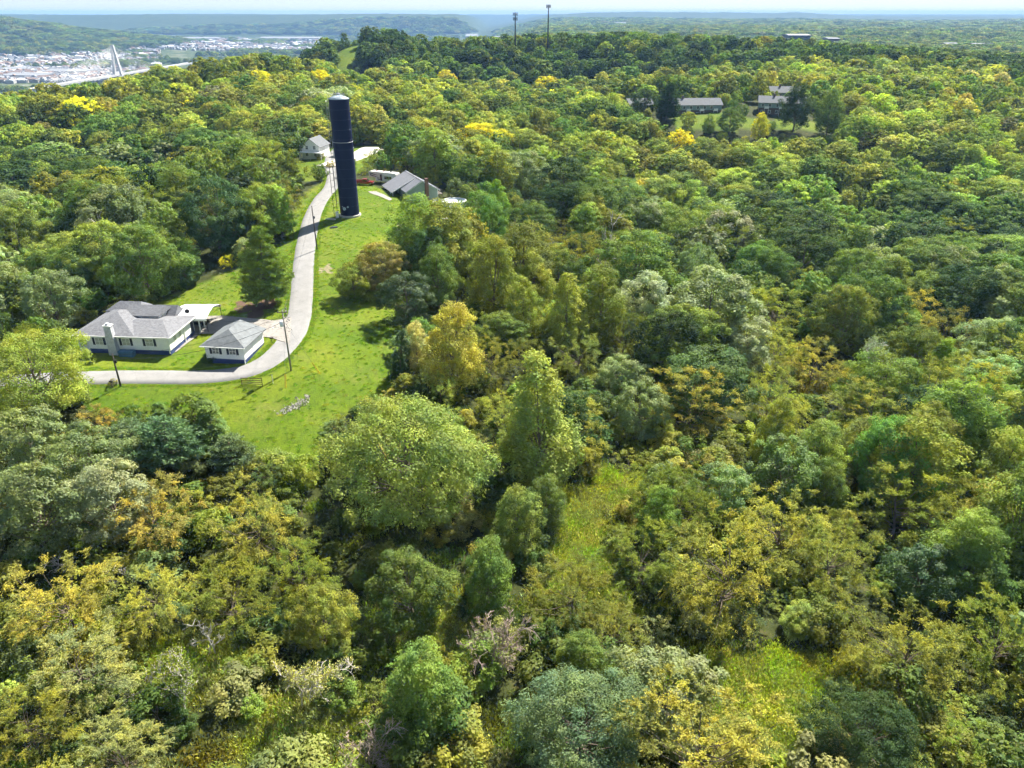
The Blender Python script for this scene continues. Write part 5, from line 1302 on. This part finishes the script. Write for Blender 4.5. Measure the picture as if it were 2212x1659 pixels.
k = fz > -60; fx, fy, fz, fr = fx[k], fy[k], fz[k], fr[k]
keepout = (fr > 60) | (np.abs(fx) > 0)
fk = [zone(x, y, fg) for x, y in zip(fx, fy)]
frad = np.array([{'scrub': 2.6, 'feather': 4.4, 'oval': 4.2, 'round': 4.7, 'lumpy': 4.4, 'cone': 3.6}[kk[0]] for kk in fk]) * np.clip(np.exp(fg.normal(-.02, .30, len(fx))), .55, 1.75)
frad = np.where(fr < 130, frad * 1.2, np.where(fr < 420, frad * 1.45,  np.where(fr > 700, frad * 1.5, frad * 1.32)))
fhgt = np.array([rd * {'scrub': 1.3, 'feather': 1.75, 'oval': 2.55, 'round': 2.05, 'lumpy': 2.05, 'cone': 3.0}[kk[0]] for rd, kk in zip(frad, fk)])
fhgt = fhgt * np.clip(fg.normal(1.0, .15, len(fx)), .7, 1.4)
fhgt = np.where(fr < 72, fhgt * .74, fhgt); frad = np.where(fr < 72, frad * .85, frad)
fhgt = np.where(fr > 250, np.minimum(fhgt * .82, 15.5), np.minimum(fhgt, 19)); frad = np.where(fr > 330, frad * .9, frad)
# the lane verge, the lawn rim and the view to houses stay low
for i in range(len(fx)):
    d = min(math.hypot(fx[i] - bx, fy[i] - by) - br for bx, by, br in BLOCK)
    if d < 6: fhgt[i] = min(fhgt[i], 6.5); frad[i] = min(frad[i], 3.0)
# low growth in front of the pool, the houses and below the lawn so that they stay in view, as in the photo
def keep_low(x0, x1, y0, y1, h, rmax=2.6):
    k = (fx > x0) & (fx < x1) & (fy > y0) & (fy < y1)
    fhgt[k] = np.minimum(fhgt[k], h); frad[k] = np.minimum(frad[k], rmax)
keep_low(-26, 5, 186, 217, 3.6, 2.2); keep_low(-46, -21, 138, 206, 3.5, 2.2); keep_low(-100, -18, 62, 108, 4.0, 2.2); keep_low(-120, -80, 100, 150, 7.0); keep_low(72, 142, 322, 374, 4.0, 2.6); keep_low(-16, 10, 205, 246, 5.5, 3.0); keep_low(-150, -98, 490, 600, 4.5, 2.6); keep_low(-48, -12, 58, 92, 2.4, 1.8)
keep_low(-100, -75, 60, 104, 6.0); keep_low(-80, -55, 240, 288, 4.0)
# nothing tall grows right before a tree that the photo shows in full
for (hx_, hy_, hz_, hr_, hh_), hero in zip(TREES[:n_hero + 40], HERO):
    L_ = math.hypot(hx_, hy_); ux, uy = -hx_ / L_, -hy_ / L_
    al = (fx - hx_) * ux + (fy - hy_) * uy; la_ = np.abs(-(fx - hx_) * uy + (fy - hy_) * ux)
    bare = hero[3] in ('snag', 'bare', 'sparse')
    k = (al > -1) & (al < (hh_ * 1.3 if bare else hh_ * .9) + 4) & (la_ < hr_ * (1.1 if bare else .8) + 1.5)
    fhgt[k] = np.minimum(fhgt[k], hh_ * (.22 if bare else .45)); frad[k] = np.minimum(frad[k], max(1.6, hh_ * (.15 if bare else .28)))
# what the camera cannot see behind nearer crowns is left out
order = np.argsort(fr); az_bin = np.round((np.degrees(np.arctan2(fx, fy)) + 60) * 2.5).astype(int)
horizon = np.full(400, -9.0); vis = np.zeros(len(fx), bool)
for i in order:
    top = (fz[i] + fhgt[i] + 1.0 - CAM_Z) / fr[i]; hb_ = az_bin[i]; w_ = max(1, int(round(math.degrees(frad[i] / fr[i]) * 2.5)))
    if fr[i] < 110 or top > horizon[hb_-1:hb_+2].min() - 0.004: vis[i] = True
    mid_ = (fz[i] + fhgt[i] * .72 - CAM_Z) / fr[i]
    horizon[hb_-w_+1:hb_+w_] = np.maximum(horizon[hb_-w_+1:hb_+w_], mid_)
fx, fy, fz, fr, frad, fhgt = fx[vis], fy[vis], fz[vis], fr[vis], frad[vis], fhgt[vis]; fk = [kk for kk, s in zip(fk, vis) if s]
# the ones that show largest become trees of their own, the rest one woodland mass
inview = np.zeros(len(fx), bool)
for i in range(len(fx)):
    rx, ry, rz_ = fx[i], fy[i], fz[i] + fhgt[i] * .8 - CAM_Z
    dep = ry * math.cos(PITCH) - rz_ * math.sin(PITCH)
    if dep < 1: continue
    uu = 1106 + F_PX * rx / dep; vv = 829.5 - F_PX * (ry * math.sin(PITCH) + rz_ * math.cos(PITCH)) / dep
    inview[i] = (-60 < uu < 2272) and (0 < vv < 1740)
score = np.where(inview, frad / fr, -1)
N_IND = 300 - n_hero
sel = np.argsort(-score)[:N_IND]; is_ind = np.zeros(len(fx), bool); is_ind[sel] = True
MARKS = [('the water tower', -44, 200), ('the white house', -69, 127), ('the small hip-roofed outbuilding', -50, 120), ('the rock pile', -36, 105), ('the round pool', -16, 217),
         ('the sage green house', -28, 226), ('the lawn tip', -33, 88)]
for hi, nm in ((0,'the lane-end broad tree'),(5,'the largest blue pine'),(15,'the great wide tree'),(16,'the tall conical tree'),(19,'the golden-brown tree'),(31,'the silvery giant'),
               (35,'the bleached dead tree'),(38,'the pale half-bare tree'),(41,'the golden-orange feathery tree'),(42,'the bright feathery tree'),(53,'the broad olive feathery tree'),
               (59,'the blue-green bottom tree'),(61,'the fresh young tree'),(63,'the reddish bare tree'),(64,'the grey bare tree'),(76,'the large dark tree'),(79,'the spreading pine'),
               (49,'the wide olive tree'),(52,'the dark vine-covered tree'),(57,'the large olive tree'),(69,'the golden scrubby tree'),(47,'the vine-covered green tree'),(92,'the white dead limbs')):
    MARKS.append((nm, HERO_POS[hi][0], HERO_POS[hi][1]))
mk_xy = np.array([m_[1:] for m_ in MARKS])
ORD = ['first', 'second', 'third', 'fourth', 'fifth', 'sixth', 'seventh', 'eighth', 'ninth', 'tenth', 'eleventh', 'twelfth']
seen = {}
ind = sorted(np.where(is_ind)[0], key=lambda i: np.min(np.hypot(mk_xy[:, 0] - fx[i], mk_xy[:, 1] - fy[i])))
for i in ind:
    kind, tn = fk[i]; d = np.hypot(mk_xy[:, 0] - fx[i], mk_xy[:, 1] - fy[i]); a = int(np.argmin(d))
    v = np.array([fx[i], fy[i]]) - mk_xy[a]; best, bj = -2, None
    for j in range(len(MARKS)):
        w_ = mk_xy[j] - mk_xy[a]; L_ = np.hypot(*w_)
        if j == a or L_ < 6: continue
        c_ = (v @ w_) / (np.hypot(*v) * L_ + 1e-9)
        if c_ > best: best, bj = c_, j
    rel = 'towards' if best > 0.3 else 'away from'
    if rel == 'away from':
        bj = min((j for j in range(len(MARKS)) if j != a), key=lambda j: (v @ (mk_xy[j] - mk_xy[a])) / (np.hypot(*(mk_xy[j] - mk_xy[a])) + 1e-9))
    key = (kind, tn, a, bj, rel); seen[key] = seen.get(key, 0) + 1; o_ = ORD[min(seen[key] - 1, 11)]
    label = f"{o_} {WORD[tn]} {KIND_WORD[kind]} from {MARKS[a][0]} {rel} {MARKS[bj][0][4:]}"
    put_tree(kind, (fx[i], fy[i], fz[i] - .05), frad[i], fhgt[i], jitter(TINT[tn], fg, .17), label, 'tree', 'trees of the near woods', fg)

# ------------------------------------------------------------------ the rest of the woods: instanced crowns in one object each
def lod_collection(name, specs):
    c = bpy.data.collections.new(name); idx = {}
    for n_, (kind, s, lod) in enumerate(specs):
        P, A, B, rnd, tb = mk(kind, s, lod)
        me_ = leaves_to_mesh(kind, P, A, B, [M[LEAFMAT.get(kind, 'leaf')], M['bark']], tb if lod < 2 else None, rnd)
        o = bpy.data.objects.new('pattern_%02d' % n_, me_); c.objects.link(o); idx.setdefault(kind, []).append(n_)
    return c, idx
def gn_scatter(name, xyz, rz, scl, pid, tint, coll, label):
    me_ = bpy.data.meshes.new(name); me_.vertices.add(len(xyz)); me_.vertices.foreach_set('co', np.asarray(xyz, float).ravel())
    a = me_.attributes.new('rz', 'FLOAT_VECTOR', 'POINT'); a.data.foreach_set('vector', np.c_[np.zeros(len(rz)), np.zeros(len(rz)), rz].ravel())
    a = me_.attributes.new('scl', 'FLOAT_VECTOR', 'POINT'); a.data.foreach_set('vector', np.asarray(scl, float).ravel())
    a = me_.attributes.new('pid', 'INT', 'POINT'); a.data.foreach_set('value', np.asarray(pid, np.int32))
    a = me_.attributes.new('tint', 'FLOAT_COLOR', 'POINT'); a.data.foreach_set('color', np.c_[np.asarray(tint, float), np.ones(len(xyz))].ravel())
    o = bpy.data.objects.new(name, me_); COL.objects.link(o); tag(o, label, None, None, 'stuff')
    nt = bpy.data.node_groups.new(name, 'GeometryNodeTree')
    nt.interface.new_socket('Geometry', in_out='INPUT', socket_type='NodeSocketGeometry'); nt.interface.new_socket('Geometry', in_out='OUTPUT', socket_type='NodeSocketGeometry')
    N = nt.nodes; L = nt.links; gi = N.new('NodeGroupInput'); go = N.new('NodeGroupOutput'); ip = N.new('GeometryNodeInstanceOnPoints')
    ci = N.new('GeometryNodeCollectionInfo'); ci.inputs['Collection'].default_value = coll; ci.inputs['Separate Children'].default_value = True; ci.inputs['Reset Children'].default_value = True
    def na_(nm, dt):
        n = N.new('GeometryNodeInputNamedAttribute'); n.data_type = dt; n.inputs['Name'].default_value = nm; return n.outputs['Attribute']
    e2r = N.new('FunctionNodeEulerToRotation')
    L.new(gi.outputs[0], ip.inputs['Points']); L.new(ci.outputs[0], ip.inputs['Instance']); ip.inputs['Pick Instance'].default_value = True
    L.new(na_('pid', 'INT'), ip.inputs['Instance Index']); L.new(na_('rz', 'FLOAT_VECTOR'), e2r.inputs[0]); L.new(e2r.outputs[0], ip.inputs['Rotation'])
    L.new(na_('scl', 'FLOAT_VECTOR'), ip.inputs['Scale']); L.new(ip.outputs[0], go.inputs[0])
    md = o.modifiers.new('scatter', 'NODES'); md.node_group = nt
    return o
mid_c, mid_i = lod_collection('mid_patterns', [('oval',0,1),('oval',1,1),('round',0,1),('round',1,1),('round',2,1),('lumpy',0,1),('lumpy',1,1),('cone',0,1),('feather',0,1),('feather',1,1),('scrub',0,1)])
far_c, far_i = lod_collection('far_patterns', [('oval',0,2),('round',0,2),('round',1,2),('lumpy',0,2),('cone',0,2),('feather',0,2),('scrub',0,2)])
def gather(ids, idx, g):
    xyz, rz, scl, pid, tint = [], [], [], [], []
    for i in ids:
        kind, tn = fk[i]; H0, R0 = SIZE[kind]
        xyz.append((fx[i], fy[i], fz[i] - .1)); rz.append(g.random() * 6.283); qa = g.uniform(.84, 1.18); scl.append((frad[i] / R0 * qa, frad[i] / R0 / qa, fhgt[i] / H0))
        pid.append(idx[kind][g.integers(0, len(idx[kind]))]); tint.append(jitter(TINT[tn], g, .26))
    return xyz, rz, scl, pid, tint
rest = np.where(~is_ind)[0]
gn_scatter('woodland', *gather(rest[fr[rest] < 420], mid_i, fg), mid_c, 'mixed green and yellowing deciduous woods covering the slopes and hollow')
gn_scatter('hill_forest', *gather(rest[fr[rest] >= 420], far_i, fg), far_c, 'dark green forest over the ridges and hill behind the tower')
# far woods: crowns grow larger and sparser with distance, on wooded ground only
dx, dy = [], []
for r0, r1, sp in ((1250, 2000, 15), (2000, 3300, 26), (3300, 5600, 46)):
    x, y = scatter(r0, r1, sp, 37); dx.append(np.c_[x, y, np.full(len(x), sp)])
D = np.concatenate(dx); dz = T(D[:, 0], D[:, 1]); dr = np.hypot(D[:, 0], D[:, 1])
valley = dz < -62
dens = fbm(D[:, 0] / 160, D[:, 1] / 160, 40, 3)
keep = (~valley) | (dens > 0.54)
D, dz, dr, valley = D[keep], dz[keep], dr[keep], valley[keep]
order = np.argsort(dr); horizon = np.full(400, -9.0); vis = np.zeros(len(D), bool)
for i in np.argsort(fr):
    hb_ = int(round((math.degrees(math.atan2(fx[i], fy[i])) + 60) * 2.5)); horizon[hb_] = max(horizon[hb_], (fz[i] + fhgt[i] * .7 - CAM_Z) / fr[i])
azb = np.round((np.degrees(np.arctan2(D[:, 0], D[:, 1])) + 60) * 2.5).astype(int)
for i in order:
    hh = D[i, 2] * .8 if D[i, 2] < 20 else 16
    top = (dz[i] + hh + 2 - CAM_Z) / dr[i]; b_ = azb[i]
    if top > horizon[b_-1:b_+2].min() - .0015: vis[i] = True
    horizon[b_] = max(horizon[b_], (dz[i] + hh * .5 - CAM_Z) / dr[i])
D, dz, dr, valley = D[vis], dz[vis], dr[vis], valley[vis]
n = len(D); kk_ = fg.integers(0, 4, n); tn_ = fg.choice(['green', 'mid', 'dark', 'olive', 'green'], n)
xyz = np.c_[D[:, 0], D[:, 1], dz - .5]; sr = D[:, 2] * fg.uniform(.55, .85, n)
hz = np.minimum(D[:, 2] * 1.0, 20) * fg.uniform(.8, 1.2, n); sr = np.where(valley, sr * .6, sr); hz = np.where(valley, hz * .7, hz)
km = {0: 'round', 1: 'oval', 2: 'round', 3: 'lumpy'}
scl = np.array([(s / SIZE[km[k]][1], s / SIZE[km[k]][1], h / SIZE[km[k]][0]) for s, h, k in zip(sr, hz, kk_)])
pid = [far_i[km[k]][fg.integers(0, len(far_i[km[k]]))] for k in kk_]
n_t = len(TOWN_PTS); s_t = fg.uniform(.7, 1.25, n_t)
gn_scatter('town_buildings', np.c_[TOWN_PTS, tz_], R(12) + np.where(fg.random(n_t) < .5, R(90), 0), np.c_[s_t, s_t, s_t], fg.integers(0, 5, n_t), np.ones((n_t, 3)), tc_, 'countless small pale buildings of the valley town')
gn_scatter('far_forest', xyz, fg.random(n) * 6.283, scl, pid, [jitter(TINT[t], fg, .2) for t in tn_], far_c, 'hazy blue-green forest on the far hills and in the valley')
# undergrowth under and between the near trees
und_c, und_i = lod_collection('undergrowth_patterns', [('bush',0,0),('bush',1,0),('scrub',0,1),('weeds',0,0)])
x, y = scatter(18, 200, 3.9, 54); k = allowed(x, y, False); x, y = x[k], y[k]
k = fg.random(len(x)) < np.where(np.hypot(x, y) < 120, .95, .5); x, y = x[k], y[k]; z = T(x, y); n = len(x)
pid = fg.choice([0, 1, 2, 3, 3], n); s = fg.uniform(.6, 1.5, n); s = np.where(pid == 2, s * .4, s)
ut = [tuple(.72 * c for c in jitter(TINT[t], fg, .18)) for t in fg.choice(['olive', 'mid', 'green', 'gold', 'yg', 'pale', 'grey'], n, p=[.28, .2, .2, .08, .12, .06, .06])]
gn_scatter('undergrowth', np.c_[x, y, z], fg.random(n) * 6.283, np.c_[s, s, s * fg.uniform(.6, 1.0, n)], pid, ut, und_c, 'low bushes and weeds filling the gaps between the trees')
# tall pale weeds in the grassy gaps
gx_, gy_ = [], []
for gpt in GAPS:
    m_ = 46; t_ = fg.random(m_) * 6.283; q_ = 5.2 * np.sqrt(fg.random(m_)); gx_.append(gpt.x + q_ * np.cos(t_)); gy_.append(gpt.y + q_ * np.sin(t_))
x = np.concatenate(gx_); y = np.concatenate(gy_); z = T(x, y); n = len(x); s = fg.uniform(.5, 1.2, n)
gn_scatter('tall_grass', np.c_[x, y, z], fg.random(n) * 6.283, np.c_[s, s, s], np.full(n, 3), [jitter(TINT[t], fg, .2) for t in fg.choice(['pale', 'yg', 'lime'], n, p=[.5, .35, .15])], und_c, 'tall pale grass and weeds in the sunny gaps between trees')

print('COUNTS', len(fx), len(D), n_hero)

# tufts along the lane and about the lawn
ex_, ey_ = [], []
rp_ = np.array(smooth_path([p_[:2] for p_ in ROAD], 40)); dd = np.gradient(rp_, axis=0); dd = dd / (np.linalg.norm(dd, axis=1, keepdims=True) + 1e-9)
for s_ in (-1, 1):
    for _ in range(3):
        off = 2.45 + np.abs(fg.normal(0, .35, len(rp_))); ex_.append(rp_[:, 0] - s_ * dd[:, 1] * off); ey_.append(rp_[:, 1] + s_ * dd[:, 0] * off)
lx = fg.uniform(-95, -5, 26000); ly = fg.uniform(86, 255, 26000); k = inpoly(lx, ly, LAWN) & (fg.random(26000) < fbm(lx / 14, ly / 14, 60, 3))
dr_ = np.min(np.hypot(lx[:, None] - rp_[None, ::8, 0], ly[:, None] - rp_[None, ::8, 1]), 1); k &= dr_ > 2.7
for bx_, by_, br_ in [(-69,127,11.5),(-50,121.5,7),(-61.5,134,6.5),(-44,200,3.6),(-52,128,7),(-56,131,6),(-32,228,9),(-17.3,221,4.2)]: k &= np.hypot(lx - bx_, ly - by_) > br_
lx, ly = lx[k][:2600], ly[k][:2600]
x = np.concatenate(ex_ + [lx]); y = np.concatenate(ey_ + [ly]); z = T(x, y); n = len(x); s = np.r_[fg.uniform(.12, .26, n - len(lx)), fg.uniform(.10, .26, len(lx))]
gt_ = [(.20,.30,.02), (.26,.33,.025), (.33,.35,.05), (.17,.27,.02)]
gn_scatter('grass', np.c_[x, y, z], fg.random(n) * 6.283, np.c_[s, s, s * .45], np.full(n, 3), [jitter(gt_[i], fg, .15) for i in fg.integers(0, 4, n)], und_c, 'rough grass tufts over the lawn and along the lane')
